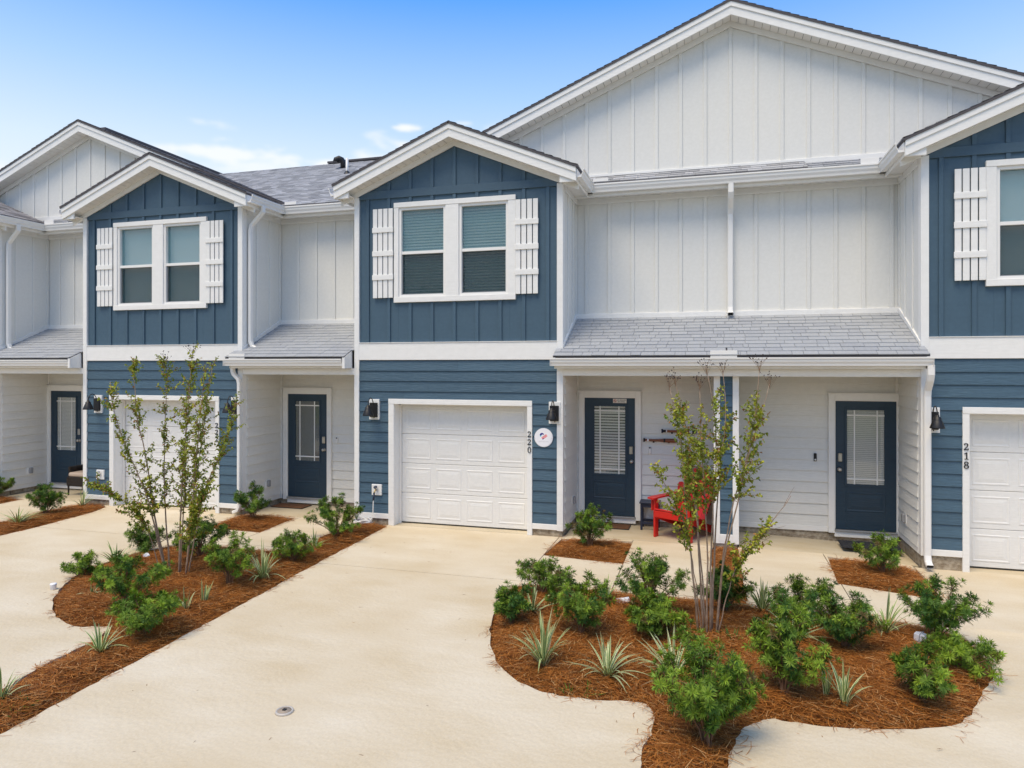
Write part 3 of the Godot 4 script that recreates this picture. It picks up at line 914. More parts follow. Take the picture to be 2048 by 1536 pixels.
# evergreen shrub with whorled needle-like leaves; tone shifts the green (0 dark .. 1 yellowish), full = how dense
func shrub(label: String, x: float, z: float, w: float, h: float, sd: int, tone := 0.4, full := 1.0) -> void:
	rng.seed = 1000 + sd
	var y := bed_y(x, z)
	var t := thing("evergreen_shrub", label, "shrub", Vector3(x, y, z), "needle-leaved shrubs in the planting beds")
	var lv := Leaves.new()
	var st := start()
	st.set_smooth_group(0)
	var stems := int(8 + 5 * full)
	var lobes := []
	for k in 4:
		lobes.append([rng.randf() * TAU, rng.randf_range(0.72, 1.18)])
	for i in stems:
		var az := TAU * (i + rng.randf() * 0.8) / stems
		var reach := 1.0
		for lb in lobes:
			reach *= lerpf(1.0, lb[1], maxf(0.0, cos(az - lb[0])))
		var lean := sqrt(rng.randf()) * 0.98
		var tip := Vector3(cos(az) * w * 0.5 * lean * reach, h * (1.0 - 0.55 * lean * lean) * rng.randf_range(0.8, 1.04), sin(az) * w * 0.5 * lean * reach)
		var pts := []; var rad := []
		for k in 5:
			var q := k / 4.0
			var p := Vector3(tip.x * pow(q, 1.25), tip.y * pow(q, 0.85), tip.z * pow(q, 1.25)) + rdir() * 0.008
			if k == 0: p = Vector3(rng.randf_range(-0.03, 0.03), -0.03, rng.randf_range(-0.03, 0.03))
			pts.append(p); rad.append(lerpf(0.0085, 0.003, q))
		add_tube(st, pts, rad, 4, false)
		var nb := int(6 + 6 * full)
		for b in nb:
			var q := pow(rng.randf(), 0.6)
			q = lerpf(0.16, 1.0, q)
			var f := q * 4.0; var k := mini(int(f), 3)
			var o: Vector3 = pts[k].lerp(pts[k + 1], f - k)
			var dir: Vector3 = ((pts[k + 1] - pts[k]).normalized() * 0.6 + rdir() * 0.75 + Vector3(tip.x, 0, tip.z).normalized() * 0.25 + Vector3.UP * 0.45).normalized()
			var bl := rng.randf_range(0.05, 0.16) * (0.7 + 0.5 * h)
			if b == 0: o = pts[4]; dir = (pts[4] - pts[3]).normalized(); bl = 0.05
			add_tube(st, [o, o + dir * bl], [0.003, 0.002], 3, false)
			var young := rng.randf()
			var v := clampf(tone + (young - 0.5) * 0.95, 0.0, 1.0)
			var col := Color(0.045, 0.122, 0.016).lerp(Color(0.31, 0.45, 0.035), v)
			if rng.randf() < 0.04: col = Color(0.14, 0.1, 0.03)
			for r in 3:
				var pc: Vector3 = o + dir * bl * [0.35, 0.7, 1.0][r]
				var cnt: int = [8, 12, 26][r]
				for l in cnt:
					var rd := rdir()
					var rad_dir := (rd - dir * rd.dot(dir)).normalized()
					var open: float = [1.3, 1.25, 0.95][r] + rng.randf_range(-0.3, 0.35) * [1.0, 1.0, 2.0][r]
					var d := (dir * cos(open) + rad_dir * sin(open)).normalized()
					var j := rng.randf_range(0.8, 1.22)
					lv.narrow(pc, d, dir + rdir() * 0.2, rng.randf_range(0.040, 0.064), rng.randf_range(0.0030, 0.0046), Color(col.r * j, col.g * j, col.b * j))
	part(done(st), M.twig, "stems", t)
	part(lv.mesh(), M.leaf, "foliage", t)

# clump of striped strap leaves
func strap_grass(label: String, x: float, z: float, w: float, h: float, sd: int, count := 30, cream := 0.6) -> void:
	rng.seed = 5000 + sd
	var t := thing("strap_leaf_plant", label, "ornamental grass", Vector3(x, bed_y(x, z), z), "striped strap-leaf plants in the planting beds")
	var lv := Leaves.new()
	for i in count:
		var az := rng.randf() * TAU
		var out := pow(rng.randf(), 0.7)
		var hx := h * rng.randf_range(0.75, 1.08) * (1.0 - 0.45 * out)
		var reach := w * 0.66 * out * rng.randf_range(0.8, 1.15)
		var o := Vector3(cos(az), 0, sin(az)) * rng.randf() * 0.03
		var side := Vector3(-sin(az), 0, cos(az))
		var twist := rng.randf_range(-0.6, 0.6)
		side = (side * cos(twist) + Vector3(cos(az), 0.3, sin(az)).normalized() * sin(twist)).normalized()
		var bw := rng.randf_range(0.008, 0.0145)
		var droop := out * rng.randf_range(0.1, 0.75)
		var dead := rng.randf() < 0.1
		var green := Color(0.06, 0.14, 0.025).lerp(Color(0.14, 0.24, 0.06), rng.randf())
		var pale := Color(0.72, 0.72, 0.42).lerp(Color(0.46, 0.54, 0.17), rng.randf() * (1.3 - cream))
		if dead: green = Color(0.20, 0.13, 0.06); pale = Color(0.34, 0.25, 0.13)
		var prev: Vector3
		var pw := 0.0
		var segs := 7
		for k in segs + 1:
			var q := float(k) / segs
			var p := o + Vector3(cos(az), 0, sin(az)) * reach * pow(q, 1.5) + Vector3(0, hx * (q - droop * q * q * q) * (1.0 if not dead else 0.45), 0)
			p.y -= 0.015
			var ww := bw * (1.0 - pow(q, 3.0)) * minf(1.0, 0.6 + q * 2.0)
			if k > 0:
				var nn := side.cross(p - prev).normalized()
				var bands := [[-1.0, -0.45, pale], [-0.45, 0.45, green], [0.45, 1.0, pale]]
				for b in bands:
					var a0: Vector3 = prev + side * pw * b[0]; var a1: Vector3 = prev + side * pw * b[1]
					var c0: Vector3 = p + side * ww * b[0]; var c1: Vector3 = p + side * ww * b[1]
					lv.tri(a0, c1, a1, nn, b[2]); lv.tri(a0, c0, c1, nn, b[2])
			prev = p; pw = ww
	part(lv.mesh(), M.blade, "leaves", t)

# young many-stemmed tree; stems are lists of [across, up, depth] from its foot
func crape_myrtle(label: String, at: Vector3, stems: Array, sd: int, leaf_from: float, leaf_to: float, per_stem: int, seed_tips: float, bare_low: bool) -> void:
	rng.seed = sd
	var t := thing("crape_myrtle_tree", label, "tree", at, "young crape myrtles in the beds")
	var right := Vector3(cos(0.2792), 0, -sin(0.2792))
	var fwd := Vector3(-sin(0.2792), 0, -cos(0.2792))
	var lv := Leaves.new()
	var twigs := start()
	twigs.set_smooth_group(0)
	var seeds := start()
	for s in stems:
		var curve := Curve3D.new()
		var cps := []
		for q in s.p:
			cps.append(right * q[0] + Vector3.UP * q[1] + fwd * (q[2] if q.size() > 2 else 0.0))
		for i in cps.size():
			var tan: Vector3 = (cps[mini(i + 1, cps.size() - 1)] - cps[maxi(i - 1, 0)]) * 0.18
			curve.add_point(cps[i], -tan, tan)
		var len := curve.get_baked_length()
		var pts := []; var rad := []
		var steps := 16
		for i in steps + 1:
			var q := float(i) / steps
			pts.append(curve.sample_baked(len * q) + rdir() * 0.006 * (0.0 if i == 0 else 1.0))
			rad.append(lerpf(s.r * 0.8, 0.0028, pow(q, 0.75)))
		pts[0].y = -0.06
		var st := start()
		st.set_smooth_group(0)
		add_tube(st, pts, rad, 7, true)
		part(done(st), M.bark, "trunk", t)
		# twigs with leaves
		var cnt: int = int(per_stem * s.get("k", 1.0))
		for b in cnt:
			var q := rng.randf_range(leaf_from, minf(1.0, leaf_to + 0.02))
			if s.has("lo"): q = rng.randf_range(s.lo, s.get("hi", 1.0))
			var o: Vector3 = curve.sample_baked(len * q)
			var ax := (curve.sample_baked(minf(len, len * q + 0.05)) - curve.sample_baked(maxf(0, len * q - 0.05))).normalized()
			var dir := (ax * 0.75 + rdir() * 0.8).normalized()
			dir.y = absf(dir.y) * 0.8 + 0.1
			var tl := rng.randf_range(0.06, 0.30) * (1.2 - 0.55 * q)
			var p := o
			var tp := [o]; var tr := [0.0024]
			var leaf_tone := rng.randf()
			var n := int(tl / 0.026) + 2
			for k in n:
				dir = (dir + rdir() * 0.12 + Vector3(0, 0.03, 0)).normalized()
				p += dir * tl / n
				tp.append(p); tr.append(lerpf(0.0022, 0.001, float(k) / n))
				for sdx in 2:
					var ld := (dir * 0.35 + rdir() * 0.8 + Vector3(0, -0.12, 0)).normalized()
					var col := Color(0.11, 0.19, 0.02).lerp(Color(0.42, 0.41, 0.03), clampf(leaf_tone * 0.75 + rng.randf() * 0.35, 0, 1))
					if rng.randf() < 0.12: col = Color(0.34, 0.16, 0.04)
					lv.oval(p, ld, (Vector3.UP * 0.9 + rdir() * 0.7).normalized(), rng.randf_range(0.026, 0.047), rng.randf_range(0.009, 0.0138), col)
			add_tube(twigs, tp, tr, 3, false)
		# dry seed heads
		if rng.randf() < s.get("seed", seed_tips):
			var tip: Vector3 = pts[steps]
			for k in 15:
				var d := (rdir() * 0.8 + Vector3.UP * 0.9).normalized()
				var e := tip + d * rng.randf_range(0.03, 0.14) + Vector3.UP * 0.02
				var m := tip.lerp(e, 0.5) + rdir() * 0.01
				add_tube(twigs, [tip - Vector3.UP * rng.randf() * 0.06, m, e], [0.0012, 0.001, 0.0008], 3, false)
				add_bevel_box(seeds, e, Vector3.ONE * rng.randf_range(0.009, 0.0135), 0.003)
		if s.get("bare", 0) > 0:
			for k in s.bare:
				var q := rng.randf_range(0.45, 0.95)
				var o: Vector3 = curve.sample_baked(len * q)
				var d := (rdir() * 0.7 + right * 0.5 + Vector3.UP * 0.6).normalized()
				var e := o + d * rng.randf_range(0.12, 0.3)
				add_tube(twigs, [o, o.lerp(e, 0.5) + rdir() * 0.015, e], [0.0026, 0.002, 0.001], 3, false)
	part(done(twigs), M.twig, "twigs", t)
	var sm := done(seeds)
	if sm.get_surface_count(): part(sm, plain(lin(0.035, 0.02, 0.02), 0.8), "seed_heads", t)
	part(lv.mesh(), M.leaf, "crown", t)

# ------------------------------------------------------------------ ground
var beds := []            # outlines of the planting beds, PackedVector2Array in x/z

func ground_y(x: float) -> float:
	return -0.09 * smoothstep(1.7, 3.0, x)

func bed_edge(x: float, z: float) -> float:       # distance into the bed, negative outside
	var p := Vector2(x, z)
	var best := -1.0
	for b in beds:
		if not Geometry2D.is_point_in_polygon(p, b): continue
		var d := 9.0
		for i in b.size():
			d = minf(d, p.distance_to(Geometry2D.get_closest_point_to_segment(p, b[i], b[(i + 1) % b.size()])))
		best = maxf(best, d)
	return best

var bump: FastNoiseLite
func bed_y(x: float, z: float) -> float:
	var d := bed_edge(x, z)
	if d < 0: return ground_y(x)
	return ground_y(x) - 0.055 + 0.085 * smoothstep(0.0, 0.35, d) + bump.get_noise_2d(x, z) * 0.042

func panel(parent: Node, x0: float, x1: float, z0: float, z1: float, mat: Material = null) -> void:
	var polys := [PackedVector2Array([Vector2(x0, z0), Vector2(x1, z0), Vector2(x1, z1), Vector2(x0, z1)])]
	polys[0] = Geometry2D.offset_polygon(polys[0], -0.006)[0]
	for b in beds:
		var nx := []
		for p in polys:
			for r in Geometry2D.clip_polygons(p, b): nx.append(r)
		polys = nx
	for p in polys:
		if Geometry2D.is_polygon_clockwise(p): continue
		var idx := Geometry2D.triangulate_polygon(p)
		if idx.is_empty(): continue
		var st := start()
		for i in range(0, idx.size(), 3):
			var v := []
			for k in 3: v.append(Vector3(p[idx[i + k]].x, ground_y(p[idx[i + k]].x), p[idx[i + k]].y))
			if (v[1] - v[0]).cross(v[2] - v[0]).y > 0: tri(st, v[0], v[2], v[1])
			else: tri(st, v[0], v[1], v[2])
		for i in p.size():
			var a := Vector3(p[i].x, ground_y(p[i].x), p[i].y)
			var b := Vector3(p[(i + 1) % p.size()].x, ground_y(p[(i + 1) % p.size()].x), p[(i + 1) % p.size()].y)
			quad(st, a, b, b - Vector3(0, 0.12, 0), a - Vector3(0, 0.12, 0))
		part(done(st), mat if mat else M.concrete, "concrete_panel", parent)

func straw_tuft(sd: int) -> ArrayMesh:
	rng.seed = sd
	var lv := Leaves.new()
	for i in 9:
		var az := rng.randf() * TAU
		var d := Vector3(cos(az), rng.randf_range(-0.06, 0.2), sin(az))
		var p := Vector3(rng.randf_range(-0.06, 0.06), rng.randf_range(0.0, 0.02), rng.randf_range(-0.06, 0.06))
		var bend := rng.randf_range(-2.2, 2.2)
		var l := rng.randf_range(0.09, 0.19)
		var w := rng.randf_range(0.0011, 0.0021)
		var v := rng.randf()
		var col := Color(0.20, 0.058, 0.008).lerp(Color(0.70, 0.29, 0.055), v * v)
		if rng.randf() < 0.12: col = Color(0.70, 0.42, 0.18)
		for k in 3:
			var q := p + d * l / 3.0
			var s := d.cross(Vector3.UP).normalized() * w
			var up := Vector3(0, w * 0.8, 0)
			lv.tri(p - s, q + s, p + s, Vector3.UP, col)
			lv.tri(p - s, q - s, q + s, Vector3.UP, col)
			lv.tri(p - up, q + up, p + up, -d.cross(Vector3.UP).normalized(), col)
			p = q
			d = d.rotated(Vector3.UP, bend / 3.0)
			d.y -= 0.06
	return lv.mesh()

func straw_bed(outline: PackedVector2Array, k: int, tufts: Array, density: float) -> void:
	# the bed itself: an uneven sheet of old needles
	var lo := Vector2(1e9, 1e9); var hi := -lo
	for p in outline: lo = lo.min(p); hi = hi.max(p)
	var st := start()
	st.set_smooth_group(0)
	var s := 0.07
	var nx := int((hi.x - lo.x) / s) + 2; var nz := int((hi.y - lo.y) / s) + 2
	var hts := {}
	for i in nx + 1:
		for j in nz + 1:
			var x := lo.x - s / 2 + i * s; var z := lo.y - s / 2 + j * s
			hts[Vector2i(i, j)] = Vector3(x, maxf(bed_y(x, z), -9.0) if bed_edge(x, z) >= 0 else ground_y(x) - 0.07, z)
	for i in nx:
		for j in nz:
			var a: Vector3 = hts[Vector2i(i, j)]; var b: Vector3 = hts[Vector2i(i + 1, j)]
			var c: Vector3 = hts[Vector2i(i + 1, j + 1)]; var d: Vector3 = hts[Vector2i(i, j + 1)]
			if Geometry2D.is_point_in_polygon(Vector2((a.x + c.x) / 2, (a.z + c.z) / 2), Geometry2D.offset_polygon(outline, 0.1)[0]):
				quad(st, a, b, c, d)
	var bed := part(done(st), M.duff, "planting_bed", self)
	struct(bed, "planting_bed")
	# loose needles on top
	rng.seed = 77 + k
	var area := 0.0
	for i in outline.size():
		area += outline[i].cross(outline[(i + 1) % outline.size()]) / 2.0
	var n := int(absf(area) * density)
	for q in tufts.size():
		var mm := MultiMesh.new()
		mm.transform_format = MultiMesh.TRANSFORM_3D
		mm.mesh = tufts[q]
		var list := []
		while list.size() < n / tufts.size():
			var p := Vector2(rng.randf_range(lo.x - 0.06, hi.x + 0.06), rng.randf_range(lo.y - 0.06, hi.y + 0.06))
			var inside := Geometry2D.is_point_in_polygon(p, outline)
			var y := 0.0
			if inside: y = bed_y(p.x, p.y) + rng.randf() * 0.014
			else:
				if rng.randf() > 0.07: continue
				var near := 9.0
				for i in outline.size():
					near = minf(near, p.distance_to(Geometry2D.get_closest_point_to_segment(p, outline[i], outline[(i + 1) % outline.size()])))
				if near > 0.03: continue
				y = ground_y(p.x) + 0.004
			var sc := rng.randf_range(0.75, 1.25) * (1.0 if inside else 0.6)
			list.append(Transform3D(Basis(Vector3.UP, rng.randf() * TAU).rotated(Vector3.RIGHT, rng.randf_range(-0.12, 0.12)).scaled(Vector3.ONE * sc), Vector3(p.x, y, p.y)))
		mm.instance_count = list.size()
		for i in list.size():
			mm.set_instance_transform(i, list[i])
		var mi := MultiMeshInstance3D.new()
		mi.multimesh = mm
		mi.material_override = M.straw
		mi.name = "pine_straw"
		mi.set_meta("kind", "stuff")
		bed.add_child(mi, true)

# ------------------------------------------------------------------ small things
func adirondack(at: Vector3, turn: float) -> void:
	var t := thing("adirondack_chair", "red slatted lounge chair with a fan back on the porch behind the taller tree", "chair", at, "", turn)
	t.scale = Vector3.ONE * 1.16
	var m: Material = M.red
	for s in [-1.0, 1.0]:
		part(bevel_box(Vector3(0.03, 0.52, 0.09), 0.006), m, "front_leg", t, Vector3(s * 0.27, 0.26, 0.28))
		# long runner from the seat front down to the rear foot
		var poly := PackedVector2Array([Vector2(0.31, 0.37), Vector2(0.31, 0.27), Vector2(-0.42, 0.0), Vector2(-0.50, 0.0), Vector2(-0.44, 0.10)])
		part(prism(poly, Vector3(s * 0.245 - 0.012, 0, 0), Vector3(0, 0, 1), Vector3.UP, Vector3(0.024, 0, 0)), m, "runner", t)
		var arm := PackedVector2Array([Vector2(-0.05, 0.38), Vector2(0.065, 0.36), Vector2(0.08, 0.25), Vector2(0.06, 0.0), Vector2(0.03, -0.38), Vector2(-0.03, -0.38)])
		part(prism(arm, Vector3(s * 0.29, 0.53, 0), Vector3(s, 0, 0), Vector3(0, 0, 1), Vector3(0, 0.022, 0)), m, "arm", t)
		part(bevel_box(Vector3(0.025, 0.16, 0.07), 0.004), m, "arm_bracket", t, Vector3(s * 0.315, 0.445, 0.28))
	for k in 6:
		var z := 0.30 - k * 0.082
		part(bevel_box(Vector3(0.52, 0.02, 0.074), 0.005), m, "seat_slat", t, Vector3(0, 0.385 - k * 0.03 , z), Vector3(-0.35, 0, 0))
	part(bevel_box(Vector3(0.52, 0.09, 0.022), 0.004), m, "apron", t, Vector3(0, 0.33, 0.325))
	for k in 7:
		var f := k - 3.0
		var len := 0.80 - absf(f) * absf(f) * 0.028
		var sl := Node3D.new()
		var w0 := 0.062; var w1 := 0.088
		var poly := PackedVector2Array([Vector2(-w0 / 2, 0), Vector2(w0 / 2, 0), Vector2(w1 / 2, len - 0.03), Vector2(w1 * 0.3, len), Vector2(-w1 * 0.3, len), Vector2(-w1 / 2, len - 0.03)])
		sl.free()
		var mi := part(prism(poly, Vector3.ZERO, Vector3.RIGHT, Vector3.UP, Vector3(0, 0, 0.018)), m, "back_slat", t, Vector3(f * 0.066, 0.19, -0.16))
		mi.rotation = Vector3(-0.42, 0, -f * 0.035)
	part(bevel_box(Vector3(0.60, 0.06, 0.025), 0.004), m, "back_brace", t, Vector3(0, 0.50, -0.335), Vector3(-0.42, 0, 0))

func side_table(at: Vector3) -> void:
	var t := thing("side_table", "small navy slatted side table left of the red porch chair", "table", at)
	for k in 4:
		part(bevel_box(Vector3(0.34, 0.02, 0.075), 0.004), M.navy, "top_slat", t, Vector3(0, 0.46, -0.123 + k * 0.082))
	for sx in [-1, 1]:
		for sz in [-1, 1]:
			part(bevel_box(Vector3(0.035, 0.45, 0.035), 0.004), M.navy, "leg", t, Vector3(sx * 0.135, 0.225, sz * 0.12))
	for sz in [-1, 1]:
		part(bevel_box(Vector3(0.27, 0.06, 0.02), 0.003), M.navy, "apron", t, Vector3(0, 0.415, sz * 0.12))
		part(bevel_box(Vector3(0.30, 0.045, 0.02), 0.003), M.navy, "stretcher", t, Vector3(0, 0.12, sz * 0.12))
	for sx in [-1, 1]:
		part(bevel_box(Vector3(0.02, 0.06, 0.24), 0.003), M.navy, "apron", t, Vector3(sx * 0.135, 0.415, 0))

func wicker_chair(at: Vector3) -> void:
	var t := thing("wicker_chair", "dark brown wicker armchair with a tan cushion by the farthest left door", "chair", at)
	for sx in [-1, 1]:
		for sz in [-1, 1]:
			part(lathe([[0.0, 0.0], [0.014, 0.0], [0.02, 0.22], [0.0, 0.22]], 8), M.wicker, "leg", t, Vector3(sx * 0.25, 0, sz * 0.25))
	part(bevel_box(Vector3(0.58, 0.2, 0.56), 0.02), M.wicker, "seat_base", t, Vector3(0, 0.30, 0))
	part(bevel_box(Vector3(0.5, 0.09, 0.5), 0.035), M.cushion, "cushion", t, Vector3(0, 0.445, 0.02))
	part(bevel_box(Vector3(0.58, 0.36, 0.07), 0.03), M.wicker, "backrest", t, Vector3(0, 0.56, -0.25), Vector3(-0.12, 0, 0))
	for sx in [-1, 1]:
		part(bevel_box(Vector3(0.06, 0.22, 0.5), 0.025), M.wicker, "arm", t, Vector3(sx * 0.27, 0.50, -0.02))

func bat(x0: float, x1: float, y: float, label: String, knob: Material, bands: Array) -> void:
	var t := thing("wooden_bat", label, "bat", Vector3(x0, y, RZ + 0.055))
	var l := x1 - x0
	var b := part(lathe([[0.0, 0.0], [0.03, 0.002], [0.033, 0.015], [0.02, 0.03], [0.019, 0.05], [0.02, l * 0.35], [0.025, l * 0.5], [0.033, l * 0.72], [0.036, l * 0.9], [0.03, l * 0.985], [0.012, l], [0.0, l]], 16), M.wood, "barrel", t)
	b.rotation.z = -PI / 2
	var k := part(lathe([[0.0, -0.002], [0.034, 0.0], [0.036, 0.016], [0.022, 0.034], [0.0, 0.034]], 16), knob, "knob", t)
	k.rotation.z = -PI / 2
	for q in bands:
		var r := part(lathe([[0.0, 0.0], [q[2], 0.0], [q[2], q[1]], [0.0, q[1]]], 16), q[3], "grip_band", t, Vector3(q[0] * l, 0, 0))
		r.rotation.z = -PI / 2
	for q in [0.3, 0.75]:
		part(bevel_box(Vector3(0.03, 0.05, 0.05), 0.004), M.black, "hook", t, Vector3(q * l, -0.02, -0.028))

func faucet(x: float, label: String, hose: bool) -> void:
	var t := thing("outdoor_faucet", label, "faucet", Vector3(x, 0.61, 0.0), "outdoor faucets beside the garages")
	part(bevel_box(Vector3(0.19, 0.19, 0.035), 0.006), M.trim, "mounting_plate", t, Vector3(0, 0, 0.02))
	part(tube([Vector3(0, 0.0, 0.03), Vector3(0, 0.0, 0.08), Vector3(-0.005, -0.02, 0.105), Vector3(-0.008, -0.05, 0.11)], 0.013, 8), M.brass, "spout", t)
	var hd := part(lathe([[0.0, 0.0], [0.032, 0.004], [0.034, 0.014], [0.012, 0.02], [0.0, 0.02]], 12), M.navy if hose else M.grey, "handle", t, Vector3(0, 0.045, 0.075))
	hd.rotation.x = 0.6
	part(tube([Vector3(0, 0.0, 0.075), Vector3(0, 0.05, 0.078)], 0.006, 6), M.brass, "stem", t)
	if not hose: return
	var h := thing("garden_hose", "white garden hose hanging from a faucet and coiled in the mulch", "hose", Vector3(x, 0, 0))
	var pts := [Vector3(-0.008, 0.555, 0.11), Vector3(-0.015, 0.5, 0.115), Vector3(-0.02, 0.40, 0.12), Vector3(-0.022, 0.25, 0.125), Vector3(-0.03, 0.14, 0.14), Vector3(-0.06, 0.075, 0.18), Vector3(-0.13, 0.05, 0.23)]
	for k in 66:
		var an := 1.2 + TAU * k / 16.0
		var r := 0.15 + 0.012 * sin(k * 1.7)
		pts.append(Vector3(-0.20 + cos(an) * r * 1.05, 0.04 + k * 0.0011 + 0.006 * sin(k * 2.3), 0.16 + sin(an) * r * 0.85))
	part(tube(pts, 0.0095, 7), M.hose, "hose_line", h)
	part(tube([Vector3(-0.008, 0.57, 0.11), Vector3(-0.012, 0.50, 0.114), Vector3(-0.018, 0.44, 0.119)], 0.0165, 8), M.navy, "coupling", h)

func pixel_plaque() -> ImageTexture:
	# the print on the round plaque: a blue wave breaking over a red and white striped flag, two lines of small print
	var s := 256
	var im := Image.create(s, s, false, Image.FORMAT_RGB8)
	im.fill(Color(0.93, 0.93, 0.96))
	for y in s:
		for x in s:
			var p := Vector2(x - 104, y - 92)
			if p.length() < 32 and (Vector2(x - 116, y - 104)).length() > 22 and p.y < 22:
				im.set_pixel(x, y, Color(0.05, 0.07, 0.5) if p.y < 4 else Color(0.35, 0.72, 0.82))
			var d := Vector2(x - 140, y - 116).rotated(0.62)
			if absf(d.x) < 44 and absf(d.y) < 18:
				var stripe := int((d.y + 18) / 5.2)
				im.set_pixel(x, y, Color(0.86, 0.22, 0.25) if stripe % 2 == 0 else Color(0.95, 0.82, 0.83))
				if d.x < -14 and d.y > 8: im.set_pixel(x, y, Color(0.2, 0.2, 0.55))
			if (y > 176 and y < 180 and x > 58 and x < 198 and (x * 7 + y) % 9 < 6) or (y > 188 and y < 191 and x > 48 and x < 204 and (x * 5 + y) % 8 < 6):
				im.set_pixel(x, y, Color(0.55, 0.55, 0.6))
	im.generate_mipmaps()
	return ImageTexture.create_from_image(im)

func plaque(x: float, y: float) -> void:
	var t := thing("round_plaque", "round white plaque with a wave and flag emblem below the lantern", "plaque", Vector3(x, y, 0.018))
	var disc := part(lathe([[0.0, 0.0], [0.153, 0.0], [0.155, 0.003], [0.155, 0.007], [0.153, 0.009], [0.0, 0.009]], 48, false), plain(lin(0.80, 0.80, 0.84), 0.4), "disc", t)
	disc.rotation.x = PI / 2
	var st := start()
	var n := 40
	for k in n:
		var a0 := TAU * k / n; var a1 := TAU * (k + 1) / n
		for p in [Vector2.ZERO, Vector2(cos(a1), sin(a1)), Vector2(cos(a0), sin(a0))]:
			st.set_uv(Vector2(0.5 + p.x * 0.5, 0.5 - p.y * 0.5))
			st.add_vertex(Vector3(p.x * 0.146, p.y * 0.146, 0.0115))
	var pm := plain(Color.WHITE, 0.35)
	pm.albedo_texture = pixel_plaque()
	part(done(st), pm, "print", t)
	for s in [-1, 1]:
		part(lathe([[0.0, 0.0], [0.005, 0.0], [0.004, 0.003], [0.0, 0.004]], 8), M.steel, "screw", t, Vector3(s * 0.138, -0.01, 0.012), Vector3(PI / 2, 0, 0))

func door_sign() -> void:
	var t := thing("door_sign", "small white no smoking sign at the top of the middle front door", "sign", Vector3(-1.50, 2.165, RZ + 0.037))
	part(bevel_box(Vector3(0.235, 0.075, 0.004), 0.001), plain(lin(0.75, 0.72, 0.68), 0.5), "plate", t, Vector3(0, 0, 0.002))
	var ring := lathe([[0.021, 0.0], [0.027, 0.0], [0.027, 0.002], [0.021, 0.002], [0.021, 0.0]], 24)
	part(ring, M.sign_red, "ring", t, Vector3(-0.083, 0, 0.004), Vector3(PI / 2, 0, 0))
	part(bevel_box(Vector3(0.05, 0.006, 0.002), 0.0005), M.sign_red, "slash", t, Vector3(-0.083, 0, 0.0062), Vector3(0, 0, -0.785))
	part(bevel_box(Vector3(0.03, 0.008, 0.0015), 0.0005), M.ink, "cigarette", t, Vector3(-0.083, -0.003, 0.005))
	var font := SystemFont.new()
	font.font_names = PackedStringArray(["Droid Sans"])
	font.font_weight = 700
	for k in 2:
		var tm := TextMesh.new()
		tm.text = ["NO SMOKING", "NO VAPING"][k]
		tm.font = font
		tm.font_size = 32
		tm.pixel_size = 0.00074
		tm.depth = 0.001
		part(tm, M.ink, "lettering", t, Vector3(0.03, 0.015 - k * 0.031, 0.0048))

func bell(x: float, y: float, dark: bool, label: String) -> void:
	var t := thing("doorbell", label, "doorbell", Vector3(x, y, RZ + 0.012), "doorbells beside the front doors")
	var body: Material = M.black if dark else M.metal_white
	part(bevel_box(Vector3(0.045, 0.13, 0.025), 0.010), body, "body", t, Vector3(0, 0, 0.012))
	part(lathe([[0.0, 0.0], [0.015, 0.0], [0.014, 0.003], [0.0, 0.004]], 14), M.metal_white if dark else M.black, "lens", t, Vector3(0, -0.04 if dark else 0.042, 0.025), Vector3(PI / 2, 0, 0))

func doormat(x0: float, x1: float, z0: float, z1: float, mat: Material, label: String) -> void:
	var t := thing("doormat", label, "doormat", Vector3((x0 + x1) / 2, 0.004, (z0 + z1) / 2), "doormats at the front doors")
	part(bevel_box(Vector3(x1 - x0, 0.008, z1 - z0), 0.002), M.rubber, "backing", t, Vector3(0, 0.004, 0))
	part(bevel_box(Vector3(x1 - x0 - 0.02, 0.012, z1 - z0 - 0.02), 0.004), mat, "pile", t, Vector3(0, 0.012, 0))

func downspout(h: Node, pts: Array, side: Vector3) -> void:
	var d := put(rect_pipe(pts, side, 0.088, 0.062), M.metal_white, "downspout", h)
	var c := []
	var l: int = pts.size() - 1
	var dir: Vector3 = (pts[l] - pts[l - 1]).normalized()
	c = [pts[l] - dir * 0.006, pts[l] - dir * 0.004]
	put(rect_pipe([c[0], c[1], c[1] + dir * 0.001], side, 0.07, 0.05), M.dark, "opening", d)
	# dark mouth
	var st := start()
	var n := dir.cross(side).normalized()
	var o: Vector3 = pts[l] - dir * 0.012
	quad(st, o + side * 0.034 + n * 0.024, o - side * 0.034 + n * 0.024, o - side * 0.034 - n * 0.024, o + side * 0.034 - n * 0.024)
	put(done(st), M.dark, "mouth", d)
	for k in pts.size() - 1:          # straps on the long run
		var a: Vector3 = pts[k]; var b: Vector3 = pts[k + 1]
		if a.distance_to(b) > 1.2:
			for q in [0.06, 0.62, 0.95]:
				var m := a.lerp(b, q)
				var dd := (b - a).normalized() * 0.008
				put(rect_pipe([m - dd, m + dd], side, 0.084, 0.064), M.metal_white, "strap", d)

